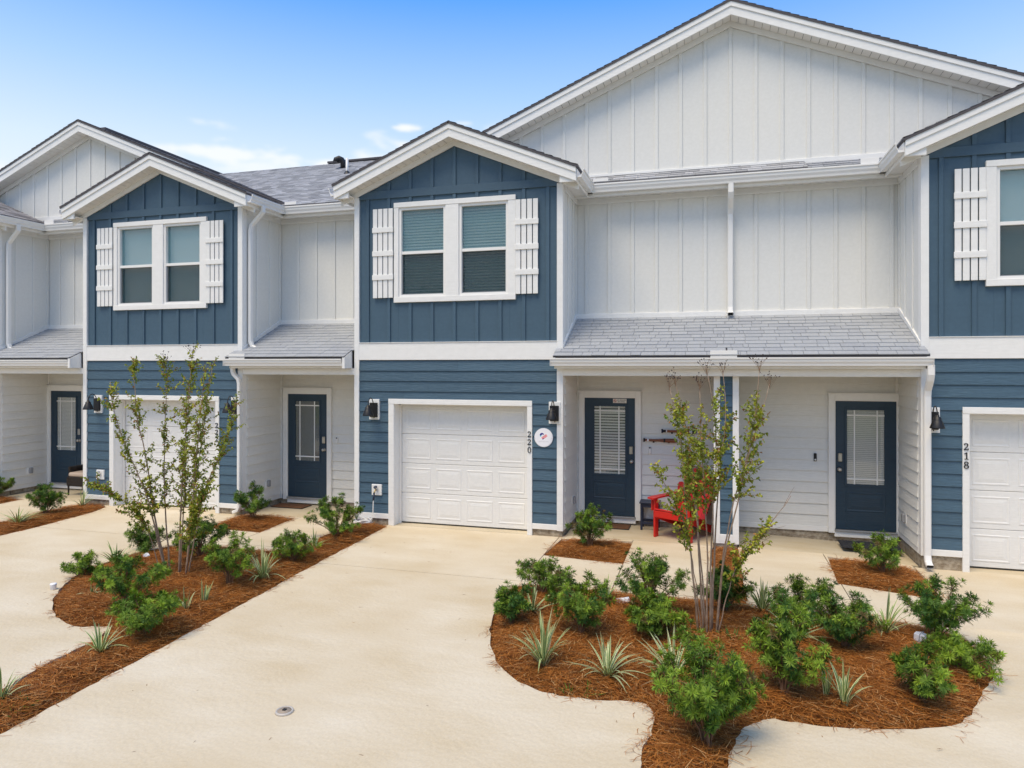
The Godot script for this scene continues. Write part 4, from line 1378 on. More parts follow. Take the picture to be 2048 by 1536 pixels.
# ------------------------------------------------------------------ sky
func make_sky() -> PanoramaSkyMaterial:
	var w := 2048; var h := 1024
	var n := FastNoiseLite.new()
	n.seed = 5
	n.noise_type = FastNoiseLite.TYPE_SIMPLEX_SMOOTH
	n.frequency = 1.0
	n.fractal_octaves = 5
	n.fractal_gain = 0.55
	var im := Image.create(w, h, false, Image.FORMAT_RGBF)
	var stops := [[-0.2, Vector3(0.80, 0.86, 0.93)], [0.0, Vector3(0.90, 0.94, 0.985)], [0.20, Vector3(0.83, 0.905, 0.985)], [0.27, Vector3(0.68, 0.825, 0.985)], [0.36, Vector3(0.41, 0.64, 0.985)], [0.47, Vector3(0.125, 0.39, 0.97)], [0.62, Vector3(0.13, 0.38, 0.90)], [1.0, Vector3(0.13, 0.34, 0.80)]]
	for y in h:
		var el := (0.5 - (y + 0.5) / h) * PI
		var sy := sin(el)
		var c := Vector3.ZERO
		for k in stops.size() - 1:
			if sy <= stops[k + 1][0] or k == stops.size() - 2:
				var t := clampf((sy - stops[k][0]) / (stops[k + 1][0] - stops[k][0]), 0.0, 1.0)
				c = stops[k][1].lerp(stops[k + 1][1], t)
				break
		for x in w:
			var az := wrapf((x + 0.5) / w * TAU, -PI, PI)        # 0 looks along -z, positive towards +x
			var col := c
			if el > 0.0 and el < 0.55:
				# thin banks of cloud low in the sky, all the way round
				var p := Vector3(cos(az) * 5.0, el * 22.0, sin(az) * 5.0)
				var band := smoothstep(0.17, 0.23, el) * (1.0 - smoothstep(0.30, 0.36, el))
				var d := n.get_noise_3d(p.x, p.y, p.z) * 0.8 + n.get_noise_3d(p.x * 0.35 + 7.0, p.y * 0.3, p.z * 0.35) * 0.9
				var m := smoothstep(0.28, 0.62, d) * band
				for q in [[-38.9, 15.9, 6.2, 0.75, 0.8], [-36.5, 14.9, 5.5, 0.6, 0.65], [-25.0, 18.85, 1.4, 0.32, 1.0], [-20.0, 19.4, 0.8, 0.2, 0.6]]:
					var dx: float = (rad_to_deg(az) - q[0]) / q[2]; var dy: float = (rad_to_deg(el) - q[1]) / q[3]
					var rr: float = dx * dx + dy * dy
					if rr < 2.5:
						var g := exp(-rr * 1.1) * 1.1 + n.get_noise_3d(p.x * 2.4, p.y * 3.4, p.z * 2.4) * 0.95
						m = maxf(m, smoothstep(0.3, 0.95, g) * q[4])
				col = col.lerp(Vector3(0.95, 0.965, 0.985), clampf(m, 0.0, 0.95))
			im.set_pixel(x, y, Color(col.x, col.y, col.z))
	var sky := PanoramaSkyMaterial.new()
	sky.panorama = ImageTexture.create_from_image(im)
	return sky

# ------------------------------------------------------------------ the place
func _ready() -> void:
	rng.seed = 20
	# camera: level, lens shifted down a little
	var cam := Camera3D.new()
	cam.name = "camera"
	add_child(cam)
	cam.position = Vector3(0, 2.777, 10.934)
	cam.rotation = Vector3(0, 0.2792, 0)
	cam.set_frustum(0.1 * 2.0 * 768.0 / 1373.8, Vector2(0, -0.1 * 36.1 / 1373.8), 0.1, 600.0)
	cam.current = true
	# sky, haze-free; a veiled sun, so that shadows are very soft
	var env := Environment.new()
	env.background_mode = Environment.BG_SKY
	env.sky = Sky.new()
	env.sky.sky_material = make_sky()
	env.background_energy_multiplier = 0.465
	env.tonemap_mode = Environment.TONE_MAPPER_LINEAR
	env.tonemap_exposure = 2.28
	env.sdfgi_enabled = true
	env.ssao_enabled = true
	env.ssil_enabled = true
	var we := WorldEnvironment.new()
	we.name = "world_environment"
	we.environment = env
	add_child(we)
	var sun := DirectionalLight3D.new()
	sun.name = "sun"
	sun.light_energy = 0.5
	sun.light_color = Color(1.0, 0.925, 0.79)
	sun.light_angular_distance = 35.0
	sun.shadow_enabled = true
	add_child(sun)
	sun.look_at_from_position(Vector3(-0.22, 1.15, 0.55), Vector3.ZERO)

	make_materials()
	bump = FastNoiseLite.new()
	bump.seed = 3
	bump.frequency = 2.2
	bump.fractal_octaves = 3
	lay_ground()
	build_row()
	place_things()
	plant()

func poly(a: Array) -> PackedVector2Array:
	var p := PackedVector2Array()
	for i in range(0, a.size(), 2): p.append(Vector2(a[i], a[i + 1]))
	if Geometry2D.is_polygon_clockwise(p): p.reverse()
	return p

# round the corners of an outline and let its edge wander a little
func loosened(p: PackedVector2Array) -> PackedVector2Array:
	for r in 2:
		var q := PackedVector2Array()
		for i in p.size():
			var a := p[i]; var b := p[(i + 1) % p.size()]
			if a.distance_to(b) > 0.7:
				q.append(a.move_toward(b, 0.06)); q.append(b.move_toward(a, 0.06))
			else:
				q.append(a.lerp(b, 0.25)); q.append(a.lerp(b, 0.75))
		p = q
	var o := PackedVector2Array()
	for i in p.size():
		var a := p[i]; var b := p[(i + 1) % p.size()]
		var n := int(a.distance_to(b) / 0.16) + 1
		for k in n:
			var v := a.lerp(b, float(k) / n)
			if v.y > 0.4 and v.y < 9.0: v += Vector2(rng.randf_range(-0.013, 0.013), rng.randf_range(-0.013, 0.013))
			o.append(v)
	return o

func lay_ground() -> void:
	beds = [
		poly([-5.36, -0.02, -5.30, 2.3, -5.23, 4.0, -5.205, 4.8, -5.17, 6.1, -5.13, 7.0, -5.08, 9.42, -5.7, 9.42, -5.74, 7.03, -5.84, 6.5, -5.9, 6.2, -5.96, 5.8, -5.97, 5.42, -6.08, 5.16, -6.15, 5.05, -6.28, 5.13, -6.5, 5.18, -6.78, 5.08, -7.05, 4.96, -7.44, 4.65, -7.8, 4.24, -8.06, 3.8, -8.16, 3.5, -8.2, 3.06, -8.17, 2.6, -7.95, 2.12, -7.3, 2.04, -6.27, 2.04, -6.05, 1.8, -6.05, 1.0, -6.04, -0.02]),
		poly([-8.36, -0.04, -7.26, -0.04, -7.2, 1.08, -8.32, 1.06]),
		poly([-11.46, -0.02, -11.25, 0.6, -11.14, 1.6, -11.12, 3.5, -11.1, 7.0, -11.1, 9.42, -12.0, 9.42, -12.0, 7.0, -12.1, 3.0, -12.1, 1.7, -12.18, 1.0, -12.12, -0.02]),
		poly([-14.42, -0.06, -13.75, -0.06, -13.7, 1.02, -14.42, 1.0]),
		poly([-2.35, 2.5, -2.37, 3.1, -2.33, 3.6, -2.21, 4.1, -2.0, 4.62, -1.8, 4.95, -1.48, 5.2, -1.16, 5.27, -0.83, 5.24, -0.51, 5.17, -0.44, 5.27, -0.41, 5.5, -0.42, 5.7, -0.47, 5.88, -0.44, 6.1, -0.44, 9.42, 0.1, 9.42, 0.12, 5.95, 0.165, 5.7, 0.21, 5.48, 0.31, 5.3, 0.48, 5.16, 0.68, 5.19, 0.97, 5.17, 1.4, 5.08, 1.7, 4.97, 1.92, 4.8, 2.17, 4.35, 2.36, 3.92, 2.47, 3.78, 2.58, 3.42, 2.58, 3.0, 2.57, 2.66, 2.0, 2.57, 1.5, 2.55, 0.46, 2.58, 0.43, 2.45, 0.43, -0.1, 0.05, -0.1, 0.03, 1.7, -0.01, 2.47, -0.22, 2.47, -1.0, 2.46, -1.8, 2.46]),
		poly([-2.27, 0.1, -1.16, -0.04, -1.16, 1.24, -2.34, 1.12]),
		poly([1.66, 0.04, 2.80, 0.1, 2.76, 1.45, 1.58, 1.38])]
	rng.seed = 8
	for k in [0, 2, 4]:
		beds[k] = loosened(beds[k])
	var ground := part(bevel_box(Vector3(500, 0.2, 500), 0.0), M.soil, "ground", self, Vector3(0, -0.32, -100))
	struct(ground, "ground")
	# driveways and walks, cast in panels
	var drive := Node3D.new()
	add_child(drive)
	struct(drive, "driveway")
	for r in [[-5.5, -2.335, -0.03, 2.38], [-5.8, -0.0, 2.38, 9.4], [-2.335, -1.16, 1.0, 2.38], [-1.16, 0.06, -0.12, 2.38], [-2.335, -1.16, -0.12, 1.0],
			[0.42, 1.62, -0.12, 2.4], [1.62, 2.80, 1.2, 2.4], [1.62, 2.80, -0.12, 1.2], [2.80, 6.6, -0.03, 2.4], [0.02, 6.6, 2.4, 9.4], [6.6, 14.0, -0.03, 9.4],
			[-11.6, -8.365, -0.03, 1.8], [-12.3, -5.5, 1.8, 9.4], [-8.365, -7.2, 0.9, 1.8], [-8.365, -7.2, -0.12, 0.9], [-7.2, -5.9, -0.12, 1.8],
			[-14.45, -13.7, -0.12, 2.4], [-13.7, -11.9, -0.12, 2.4], [-17.8, -14.45, -0.03, 2.4], [-17.8, -11.5, 2.4, 9.4]]:
		panel(drive, r[0], r[1], r[2], r[3])
	for r in [[-5.28, -2.86], [-11.36, -8.94], [-17.44, -15.02]]:
		panel(drive, r[0], r[1], -0.34, -0.03, M.slab)
	panel(drive, 3.47, 5.88, -0.34, -0.03, M.slab)
	var porch := Node3D.new()
	add_child(porch)
	struct(porch, "porch_floor")
	for r in [[-2.27, 0.07], [0.44, 2.89], [-8.35, -6.04], [-14.43, -12.12]]:
		panel(porch, r[0], r[1], RZ - 0.05, -0.12, M.slab)
	var road := part(bevel_box(Vector3(300, 0.1, 7.0), 0.0), M.asphalt, "road", self, Vector3(0, -0.16, 12.9))
	struct(road, "road")
	var lawn := part(bevel_box(Vector3(300, 0.1, 60.0), 0.0), M.lawn, "lawn", self, Vector3(0, -0.12, 46.5))
	struct(lawn, "lawn")
	var tufts := [straw_tuft(1), straw_tuft(2), straw_tuft(3)]
	for k in beds.size():
		straw_bed(beds[k], k, tufts, 800.0)
	rng.seed = 21

func build_row() -> void:
	var h0 := townhouse({x0 = -18.0925, sg = 1.0, g = 0.0, pw = 5.985, num = "224", gut0 = 3.464, label = "leftmost townhouse, only its white side wall and porch in view", blind = true, batten = -14.12, door = 3.768, glass = "fine", eave_end = 5.70, skirt = true, gx = -13.26, gy = 8.16, gdir = -1.0, gd1 = 5.3, rake = 3.05, gwall = 3.3, porch_end = 5.875, porch_front = 5.935})
	downspout(h0, [Vector3(-14.10, 5.78, -0.2), Vector3(-14.10, 5.66, -0.2), Vector3(-14.36, 5.40, -0.2), Vector3(-14.37, 5.3, -0.2), Vector3(-14.37, 3.25, -0.2), Vector3(-14.33, 3.16, -0.2), Vector3(-14.24, 3.12, -0.2)], Vector3(0, 0, 1))
	HX = -18.0925; HS = 1.0

	var h1 := townhouse({x0 = -12.0135, sg = 1.0, g = 0.0, pw = 5.985, num = "222", gut0 = 3.449, label = "blue and white townhouse behind the left tree, second from the left", blind = false, batten = -7.547, door = 3.85, glass = "clear", eave_end = 5.70, skirt = false, gx = -13.26, gy = 8.16, gdir = 1.0, gd1 = 5.28, rake = 3.02, gwall = 3.2, porch_end = 5.875, porch_front = 5.935})
	downspout(h1, [Vector3(-8.02, 5.78, -0.14), Vector3(-8.02, 5.66, -0.14), Vector3(-8.27, 5.42, -0.14), Vector3(-8.295, 5.3, -0.14), Vector3(-8.295, 3.24, -0.14), Vector3(-8.255, 3.15, -0.14), Vector3(-8.15, 3.10, -0.14)], Vector3(0, 0, 1))
	downspout(h1, [Vector3(-8.50, 2.79, 0.10), Vector3(-8.50, 2.68, 0.10), Vector3(-8.48, 2.62, 0.09), Vector3(-8.39, 2.53, 0.08), Vector3(-8.375, 2.45, 0.075), Vector3(-8.375, 0.16, 0.075), Vector3(-8.40, 0.10, 0.075), Vector3(-8.50, 0.055, 0.075)], Vector3(0, 0, 1))
	wbox(h1, "splash_guard", M.metal_white, -8.44, -8.10, 2.89, 3.00, 0.289, 0.295)
	# the main roof between the two big gables
	var ea := Vector3(-13.4, 5.915, -0.765); var eb := Vector3(1.5, 5.915, -0.765); var up := Vector3(0, 2.17, -4.34)
	var mr := slab(h1, "main_roof", M.roof, ea, eb, eb + up, ea + up, Vector3(0, -0.03, 0))
	tabs(mr, ea, eb - ea, up, Vector3(0.46, 0.465, 0.485), 0.26)
	slab(mr, "back_pitch", M.roof, ea + up, eb + up, eb + up + Vector3(0, -2.9, -5.8), ea + up + Vector3(0, -2.9, -5.8), Vector3(0, -0.03, 0))
	wbox(mr, "ridge_vent", M.roof, -9.6, 1.0, 8.075, 8.13, -5.22, -5.0, 0.01)
	wbox(h1, "ridge_vent", M.roof, -13.36, -13.16, 8.14, 8.20, -6.2, -1.5, 0.01)
	var vp := thing("roof_vent", "black gooseneck roof vent on the grey shingle roof", "roof vent", Vector3(-8.75, 7.70, -4.35))
	part(tube([Vector3(0, -0.1, 0), Vector3(0, 0.14, 0), Vector3(-0.03, 0.2, 0.03), Vector3(-0.09, 0.23, 0.06), Vector3(-0.14, 0.2, 0.09), Vector3(-0.15, 0.14, 0.1)], 0.075, 12), M.black, "hood", vp)
	part(bevel_box(Vector3(0.3, 0.015, 0.3), 0.003), M.black, "flashing", vp, Vector3(0, 0.015, 0), Vector3(0.46, 0, 0))
	var pp := thing("vent_pipe", "white vent pipe with a black boot on the grey roof", "vent pipe", Vector3(-8.20, 7.31, -3.56))
	part(tube([Vector3(0, -0.1, 0), Vector3(0, 0.36, 0)], 0.032, 12), M.metal_white, "pipe", pp)
	part(lathe([[0.11, -0.06], [0.06, 0.03], [0.038, 0.06], [0.0, 0.06]], 12), M.black, "boot", pp)

	var h2 := townhouse({x0 = -5.9345, sg = 1.0, g = 0.0, pw = PARTY + 5.9345, num = "220", gut0 = 3.51, label = "blue and white townhouse numbered 220 in the middle of the row", blind = true, batten = PARTY, door = 3.8135, glass = "wide", eave_end = PARTY + 5.9345, skirt = true, gx = PARTY, gy = 8.80, gdir = -1.0, gd1 = 6.75, rake = 4.35, gwall = 4.6, porch_end = PARTY + 5.9345, porch_front = PARTY + 5.9345})
	# pier between the two porches
	var pier := wbox(h2, "party_pier", M.blue[1], 0.085, 0.425, 0.10, 2.62, RZ, -0.145)
	siding(pier, M.blue, 0, -0.133, 0.164, 0.350, 0.19, 2.62)
	wbox(pier, "corner_board", M.trim, 0.071, 0.164, 0.045, 2.62, -0.24, -0.105)
	wbox(pier, "corner_board", M.trim, 0.350, 0.441, 0.045, 2.62, -0.24, -0.105)
	wbox(pier, "base_trim", M.trim, 0.164, 0.350, 0.045, 0.19, -0.2, -0.108)
	wbox(h2, "pier_footing", M.foundation, 0.09, 0.42, -0.3, 0.05, RZ, -0.125)
	downspout(h2, [Vector3(PARTY, 5.78, -0.82), Vector3(PARTY, 5.62, -0.82), Vector3(PARTY, 5.54, -0.87), Vector3(PARTY, 5.42, -1.06), Vector3(PARTY, 5.32, -1.115), Vector3(PARTY, 3.76, -1.115), Vector3(PARTY, 3.68, -1.09), Vector3(PARTY, 3.635, -1.0)], Vector3(1, 0, 0))
	wbox(h2, "splash_guard", M.metal_white, 0.02, 0.40, 2.89, 3.005, 0.289, 0.295)

	var h3 := townhouse({x0 = 6.5415, sg = -1.0, g = -0.09, pw = 6.5415 - PARTY, num = "218", gut0 = 3.575, label = "blue and white townhouse numbered 218 at the right edge", blind = false, batten = PARTY + BT, door = 3.698, glass = "fine", eave_end = 6.5415 - PARTY, skirt = true, gx = PARTY, gy = 8.80, gdir = 1.0, gd1 = 6.75, rake = 4.30, gwall = 4.6, porch_end = 6.5415 - PARTY, porch_front = 6.5415 - PARTY})
	downspout(h3, [Vector3(2.945, 2.79, 0.235), Vector3(2.945, 2.66, 0.235), Vector3(2.945, 2.58, 0.20), Vector3(2.945, 2.44, 0.09), Vector3(2.945, 2.36, 0.072), Vector3(2.945, 0.12, 0.072), Vector3(2.945, 0.04, 0.10), Vector3(2.945, -0.01, 0.19)], Vector3(1, 0, 0))
	lantern(-18.0925 + 0.304, "black barn lantern on the leftmost townhouse, left of its garage")
	lantern(-12.0135 + 0.304, "black barn lantern left of the garage behind the left tree")
	lantern(-12.0135 + 3.53, "black barn lantern partly behind leaves of the left tree")
	lantern(-5.9345 + 0.304, "black barn lantern left of the garage numbered 220")
	lantern(-5.9345 + 3.53, "black barn lantern above the round plaque")
	lantern(6.5415 - 3.53, "black barn lantern just right of the rightmost downspout")

func place_things() -> void:
	adirondack(Vector3(-0.40, 0.0, -0.60), -0.50)
	side_table(Vector3(-0.965, 0.0, -0.985))
	wicker_chair(Vector3(-12.98, 0.0, -0.88))
	bat(-0.785, -0.2, 1.66, "brown wooden bat with a blue knob, upper of two on the porch wall", M.navy, [[0.05, 0.05, 0.0215, M.black], [0.13, 0.02, 0.0215, M.paper], [0.80, 0.05, 0.0375, M.paper], [0.87, 0.06, 0.0375, M.black]])
	bat(-1.09, -0.52, 1.497, "dark red wooden bat, lower of two on the porch wall", M.black, [[0.11, 0.03, 0.0215, M.paper], [0.60, 0.03, 0.033, M.black]])
	faucet(-5.59, "faucet with a hose attached, left of the garage numbered 220", true)
	faucet(-5.59 - 6.079, "faucet without a hose on a white plate at the left garage", false)
	plaque(-2.591, 1.608)
	door_sign()
	bell(-0.983, 1.32, false, "white doorbell right of the middle front door")
	bell(1.661, 1.294, true, "black doorbell left of the right front door")
	bell(-7.065, 1.312, false, "white doorbell right of the door behind the left tree's bed")
	doormat(-2.06, -1.30, -1.11, -0.77, M.coir, "brown coir doormat at the middle front door")
	doormat(1.96, 2.80, -0.97, -0.52, M.rubber, "black rubber doormat at the right front door")
	doormat(-8.29, -7.58, -1.09, -0.74, M.coir, "brown coir doormat at the left front door")
	# cleanout cover in the middle driveway
	var cc := thing("cleanout_cover", "round metal cleanout cover in the middle driveway", "utility cover", Vector3(-3.274, 0.0, 6.138))
	part(lathe([[0.0, 0.012], [0.055, 0.012], [0.057, 0.016], [0.068, 0.016], [0.072, 0.010], [0.074, 0.0], [0.0, 0.0]], 28), plain(lin(0.52, 0.48, 0.43), 0.6, 0.2), "rim", cc)
	part(lathe([[0.0, 0.018], [0.052, 0.016], [0.054, 0.010]], 28), plain(lin(0.36, 0.29, 0.22), 0.7, 0.1), "lid", cc)
	part(bevel_box(Vector3(0.03, 0.008, 0.03), 0.002), M.dark, "nut", cc, Vector3(0, 0.02, 0))
	# odds and ends in the beds
	var wc := thing("irrigation_cap", "white six-sided plastic cap in the right bed", "pipe cap", Vector3(2.02, bed_y(2.02, 3.25) - 0.01, 3.25))
	part(lathe([[0.0, 0.10], [0.05, 0.10], [0.056, 0.094], [0.06, 0.0], [0.0, 0.0]], 6, false), M.paper, "cap", wc)
	part(tube([Vector3(0.02, 0.1, 0), Vector3(0.03, 0.125, 0.01), Vector3(0.01, 0.13, 0.03), Vector3(-0.02, 0.1, 0.05), Vector3(-0.03, 0.04, 0.063)], 0.003, 5), M.grey, "wire", wc)
	var wp := thing("cleanout_pipe", "short white pipe stub at the rounded end of the left bed", "pipe cap", Vector3(-7.83, 0.0, 4.30))
	part(lathe([[0.0, 0.075], [0.02, 0.078], [0.036, 0.075], [0.038, 0.06], [0.034, 0.055], [0.034, 0.0], [0.0, 0.0]], 18), M.paper, "stub", wp)
	var pl := thing("plant_label", "white printed plant label lying in the mulch of the right bed", "label", Vector3(-0.955, bed_y(-0.955, 2.92) + 0.035, 2.92), "", 0.35)
	part(bevel_box(Vector3(0.15, 0.003, 0.10), 0.001), M.paper, "card", pl, Vector3.ZERO, Vector3(0.35, 0, 0.12))
	for k in 4:
		part(bevel_box(Vector3(0.006, 0.001, 0.05), 0.0), M.ink, "print", pl, Vector3(0.045 + k * 0.009, 0.008, -0.02), Vector3(0.35, 0, 0.12))
	var cw := thing("crumpled_wrapper", "crumpled white plastic wrapper in the mulch behind the left tree", "litter", Vector3(-7.72, bed_y(-7.72, 2.95) + 0.03, 2.95))
	rng.seed = 9
	var st := start()
	for k in 22:
		var a := rdir() * 0.05; var b := rdir() * 0.055; var c := rdir() * 0.05
		tri(st, a, b, c)
	part(done(st), M.paper, "film", cw)

func plant() -> void:
	# offsets of the stems: across the view, up, and away, in metres
	var k := 0.00656
	var a := []
	for s in [
		{p = [[-17, 0], [-35, 120, -10], [-48, 250, -22], [-62, 330, -28], [-65, 432, -34]], r = 0.019},
		{p = [[-12, 0, 5], [-25, 150, 10], [-30, 300, 18], [-25, 400, 20], [-30, 428, 20]], r = 0.016},
		{p = [[-15, 0, -5], [-45, 160, -20], [-78, 260, -35], [-98, 330, -40], [-106, 390, -42]], r = 0.016},
		{p = [[8, 0], [10, 150, 4], [20, 300, 8], [30, 445, 10]], r = 0.019, seed = 1.0},
		{p = [[18, 0, 6], [28, 150, 20], [40, 300, 38], [55, 424, 46]], r = 0.017},
		{p = [[22, 0], [40, 140, -12], [60, 280, -30], [76, 412, -36]], r = 0.017, seed = 1.0},
		{p = [[22, 0, 8], [45, 160, 30], [70, 230, 45], [92, 300, 52], [98, 345, 55]], r = 0.014},
		{p = [[-22, 0, -6], [-50, 120, -30], [-90, 170, -50], [-130, 192, -60]], r = 0.010, lo = 0.4, k = 1.1},
		{p = [[25, 0, -8], [48, 110, -30], [72, 150, -48], [86, 188, -55]], r = 0.010, lo = 0.35, k = 1.3},
		{p = [[5, 0, 12], [0, 170, 40], [-8, 300, 60], [-5, 390, 66]], r = 0.014, seed = 0.0}]:
		for q in s.p:
			for i in q.size(): q[i] *= k
		a.append(s)
	crape_myrtle("slender many-stemmed young tree with yellow-green leaves in the left bed", Vector3(-6.737, bed_y(-6.737, 3.485), 3.485), a, 31, 0.30, 1.0, 64, 0.3, false)
	k = 0.00512
	var b := []
	for s in [
		{p = [[-22, 0], [-40, 150, -12], [-55, 260, -25], [-65, 380, -35], [-92, 500, -45]], r = 0.017},
		{p = [[-12, 0, 5], [-20, 180, 10], [-30, 330, 16], [-50, 440, 20], [-65, 505, 22]], r = 0.017},
		{p = [[-8, 0, -8], [-15, 200, -30], [-30, 360, -50], [-38, 500, -60]], r = 0.015},
		{p = [[0, 0], [5, 200, 5], [14, 330, 10], [12, 430, 8], [-5, 528, 4]], r = 0.017},
		{p = [[5, 0, 8], [20, 200, 30], [36, 330, 50], [50, 430, 60], [46, 528, 66]], r = 0.018},
		{p = [[12, 0], [25, 150, -10], [50, 280, -22], [75, 420, -36], [84, 535, -44]], r = 0.016},
		{p = [[15, 0, 6], [35, 170, 18], [70, 300, 34], [115, 420, 50], [140, 502, 58]], r = 0.016},
		{p = [[12, 0, -6], [45, 150, -30], [88, 215, -50], [135, 290, -66]], r = 0.009, lo = 0.35, hi = 0.75, k = 0.9, seed = 0.0, bare = 7},
		{p = [[-18, 0, -6], [-50, 190, -36], [-88, 285, -56], [-120, 338, -66]], r = 0.009, lo = 0.5, k = 1.0, seed = 0.0},
		{p = [[-4, 0, 14], [-10, 200, 50], [-20, 320, 70], [10, 420, 80]], r = 0.013, seed = 0.0}]:
		for q in s.p:
			for i in q.size(): q[i] *= k
		b.append(s)
	crape_myrtle("tall young tree with bare seed-tipped tops in front of the red chair", Vector3(0.011, bed_y(0.011, 3.623), 3.623), b, 47, 0.50, 0.86, 40, 1.0, true)

	# shrubs: label, x, z, width, height, tone, fullness
	var n := 0
	for s in [
		["dark sparse shrub at the back left of the left tree", -8.05, 2.64, 0.56, 0.42, 0.2, 0.7],
		["dark shrub directly behind the left tree's trunks", -7.05, 2.66, 0.74, 0.50, 0.25, 1.0],
		["bright green shrub just right of the left tree", -5.75, 3.66, 0.52, 0.62, 0.6, 0.9],
		["low light green shrub midway along the left mulch strip", -5.63, 2.5, 0.58, 0.38, 0.55, 0.8],
		["wide green shrub beside the coiled hose", -5.78, 1.05, 0.87, 0.58, 0.38, 1.2],
		["bushy green shrub in front of the left tree, farther from the driveway tip", -6.37, 4.65, 0.68, 0.56, 0.42, 1.1],
		["bushy green shrub nearest the front in the left bed", -5.53, 5.2, 0.60, 0.46, 0.45, 1.1],
		["thin small shrub leaning over the rounded edge of the left bed", -7.87, 3.85, 0.40, 0.30, 0.5, 0.35],
		["dark shrub in the small square bed by the left front door", -7.89, 0.35, 0.68, 0.54, 0.22, 0.9],
		["round green shrub in the far left mulch strip", -11.75, 1.13, 0.60, 0.50, 0.3, 1.1],
		["shrub cut by the left edge of the picture", -14.25, 0.2, 0.55, 0.45, 0.35, 1.0],
		["airy shrub at the back left tip of the right bed", -1.92, 2.86, 0.54, 0.42, 0.5, 0.7],
		["tall leggy green shrub left of the plant label", -1.25, 4.0, 0.52, 0.66, 0.42, 1.0],
		["small dark shrub on the left edge of the right bed", -2.02, 3.9, 0.34, 0.40, 0.25, 0.6],
		["upright airy shrub right of the plant label", -0.63, 3.17, 0.60, 0.68, 0.4, 1.0],
		["rounded bright green shrub left of the right tree", -0.52, 3.92, 0.58, 0.42, 0.6, 1.0],
		["dark shrub behind the right tree's trunks", 0.16, 2.95, 0.52, 0.46, 0.22, 1.0],
		["largest bright green shrub at the bottom of the picture", -0.02, 5.72, 0.76, 0.80, 0.55, 1.9],
		["tall shrub right of the right tree with striped leaves behind it", 0.60, 4.80, 0.56, 0.74, 0.38, 1.4],
		["open shrub at the back of the right bed, right of the tree", 1.0, 2.86, 0.60, 0.46, 0.4, 0.8],
		["green shrub in the middle of the right half of the right bed", 1.27, 3.66, 0.58, 0.52, 0.32, 1.1],
		["large dark shrub by the white six-sided cap", 2.20, 3.12, 0.68, 0.58, 0.28, 1.3],
		["low yellowish shrub spilling over the right edge of the right bed", 2.22, 3.75, 0.66, 0.30, 0.75, 0.8],
		["small bright shrub at the front right of the right bed", 1.68, 4.6, 0.42, 0.42, 0.5, 0.8],
		["shrub in the square bed by the middle front door", -1.75, 0.58, 0.66, 0.60, 0.25, 1.0],
		["open-stemmed shrub in the square bed by the right front door", 2.23, 0.73, 0.68, 0.48, 0.42, 0.6]]:
		n += 1
		shrub(s[0], s[1], s[2], s[3] * 1.12, s[4] * 1.02, n, s[5], s[6])
	n = 0
	for s in [
		["striped strap-leaf clump behind the thin shrub in the left bed", -8.0, 3.2, 0.60, 0.34, 30, 0.3],
		["large striped strap-leaf clump right of the left tree", -5.54, 3.29, 0.58, 0.46, 40, 0.6],
		["striped strap-leaf clump in the left strip near the hose", -5.75, 1.75, 0.40, 0.28, 22, 0.3],
		["tiny striped sprout near the rounded end of the left bed", -7.14, 4.39, 0.18, 0.17, 7, 0.8],
		["small drooping striped sprout in front of the left tree", -5.66, 4.52, 0.22, 0.30, 9, 0.7],
		["small upright striped sprout behind the drooping one", -5.62, 4.27, 0.20, 0.28, 8, 0.4],
		["striped strap-leaf clump where the left bed narrows", -5.59, 5.71, 0.40, 0.33, 22, 0.7],
		["striped strap-leaf clump cut by the left edge of the picture", -5.61, 6.66, 0.36, 0.30, 20, 0.6],
		["striped strap-leaf clump at the front of the far left strip", -11.6, 1.78, 0.66, 0.33, 34, 0.5],
		["striped strap-leaf clump by the wall in the far left strip", -11.83, 0.3, 0.46, 0.38, 22, 0.6],
		["tall striped strap-leaf clump at the front left of the right bed", -1.46, 4.80, 0.52, 0.52, 40, 0.6],
		["pale striped strap-leaf clump at the front edge of the right bed", -0.87, 4.84, 0.54, 0.38, 32, 1.0],
		["wide striped strap-leaf clump behind the largest shrub", -0.30, 4.76, 0.62, 0.44, 34, 0.9],
		["loose striped strap-leaf clump at the left edge of the right bed", -1.88, 3.55, 0.52, 0.34, 20, 0.4],
		["dark striped strap-leaf clump left of the plant label", -1.15, 3.05, 0.34, 0.38, 20, 0.1],
		["striped strap-leaf clump at the back of the right bed by the walk", 0.58, 2.74, 0.50, 0.38, 30, 0.3],
		["striped strap-leaf clump behind the tall right shrub", 0.82, 3.5, 0.64, 0.34, 28, 0.8],
		["striped strap-leaf clump left of the large dark right shrub", 1.74, 3.12, 0.50, 0.44, 26, 0.5],
		["narrow striped sprout at the front right of the right bed", 0.93, 4.73, 0.17, 0.30, 9, 0.7],
		["upright striped strap-leaf clump at the front right of the right bed", 1.05, 4.86, 0.38, 0.42, 15, 0.8]]:
		n += 1
		strap_grass(s[0], s[1], s[2], s[3] * 1.22, s[4] * 1.28, n, int(s[5] * 1.2), s[6])
	# weeds along the edges of the beds
	n = 0
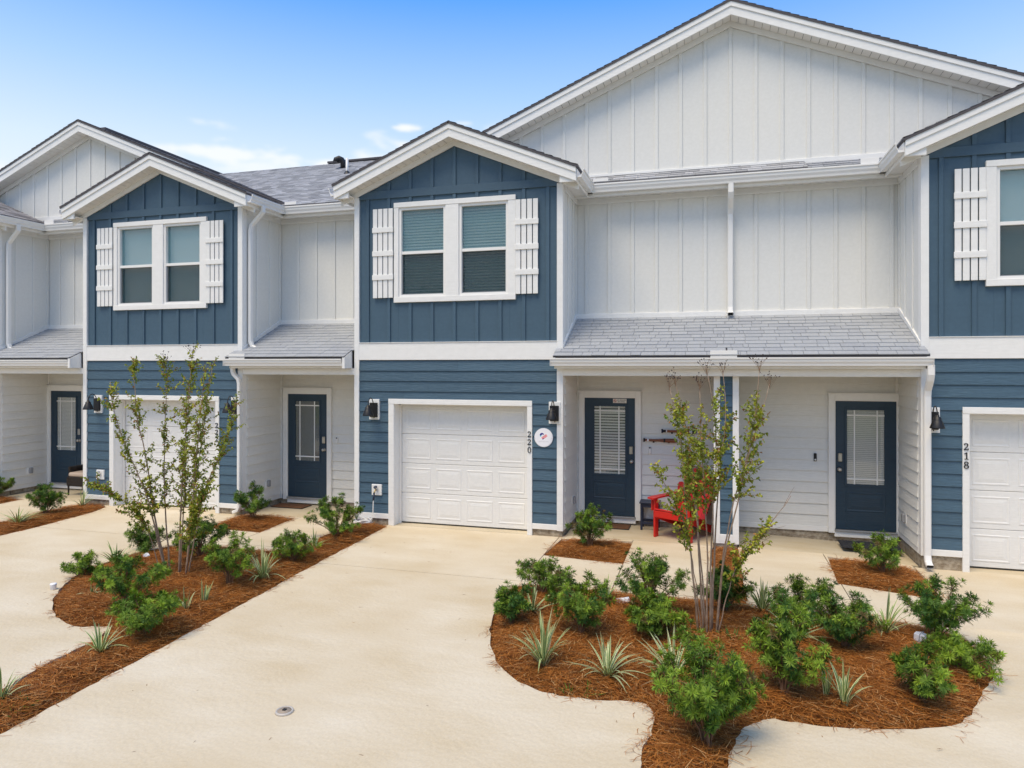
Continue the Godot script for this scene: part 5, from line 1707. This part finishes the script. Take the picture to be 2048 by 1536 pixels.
	for s in [["small green weeds at the front edge of the left mulch strip", -5.36, 6.72, 0.22, 0.10], ["small green weeds at the front left edge of the right bed", -1.05, 5.12, 0.26, 0.12], ["small green sprout at the foot of the right tree", 0.22, 3.74, 0.2, 0.14], ["small dark sprout beside the tiny striped sprout in the left bed", -7.02, 4.42, 0.14, 0.08]]:
		n += 1
		rng.seed = 900 + n
		var t := thing("weed", s[0], "weed", Vector3(s[1], bed_y(s[1], s[2]), s[2]), "weeds in the planting beds")
		var wl := Leaves.new()
		for i in 40:
			var d := (rdir() + Vector3.UP * 0.8).normalized()
			var o := Vector3(rng.randf_range(-0.5, 0.5) * s[3], 0, rng.randf_range(-0.5, 0.5) * s[3])
			wl.narrow(o, d, Vector3.UP + rdir() * 0.3, rng.randf_range(0.5, 1.0) * s[4], 0.004, Color(0.05, 0.15, 0.02).lerp(Color(0.2, 0.34, 0.04), rng.randf()))
		part(wl.mesh(), M.leaf, "leaves", t)
	# stray needles blown over the concrete
	rng.seed = 71
	var stray := Leaves.new()
	for i in 150:
		var p := Vector3(rng.randf_range(-11, 5.5), 0.003, rng.randf_range(0.3, 7.5))
		if bed_edge(p.x, p.z) >= 0: continue
		p.y += ground_y(p.x)
		var az := rng.randf() * TAU
		var v := rng.randf()
		stray.narrow(p, Vector3(cos(az), 0.02, sin(az)).normalized(), Vector3.UP, rng.randf_range(0.02, 0.09), rng.randf_range(0.001, 0.004), Color(0.16, 0.07, 0.025).lerp(Color(0.42, 0.24, 0.1), v))
	var bits := part(stray.mesh(), M.straw, "stray_needles", self)
	bits.set_meta("kind", "stuff")
	tag(bits, "stray brown pine needles blown over the concrete", "pine needles")
	# trees across the road, behind the camera: seen only as the green in the glass of the doors
	rng.seed = 61
	var lv := Leaves.new()
	for i in 40:
		lv.oval(rdir() * rng.randf() * 1.1, rdir(), rdir(), rng.randf_range(0.35, 0.6), 0.16, Color(0.04, 0.09, 0.02).lerp(Color(0.12, 0.2, 0.04), rng.randf()))
	var mm := MultiMesh.new()
	mm.transform_format = MultiMesh.TRANSFORM_3D
	mm.mesh = lv.mesh()
	mm.instance_count = 2600
	for i in 2600:
		var x := rng.randf_range(-45, 45)
		var top := 5.0 + 1.8 * sin(x * 0.55) + 1.2 * sin(x * 1.31 + 1.0)
		mm.set_instance_transform(i, Transform3D(Basis.from_euler(rdir() * 3.0), Vector3(x, rng.randf() * top, 34.0 + rng.randf() * 5.0)))
	var wood := MultiMeshInstance3D.new()
	wood.multimesh = mm
	wood.material_override = M.leaf
	wood.name = "tree_line"
	wood.set_meta("kind", "stuff")
	tag(wood, "line of green trees across the road", "trees")
	add_child(wood)
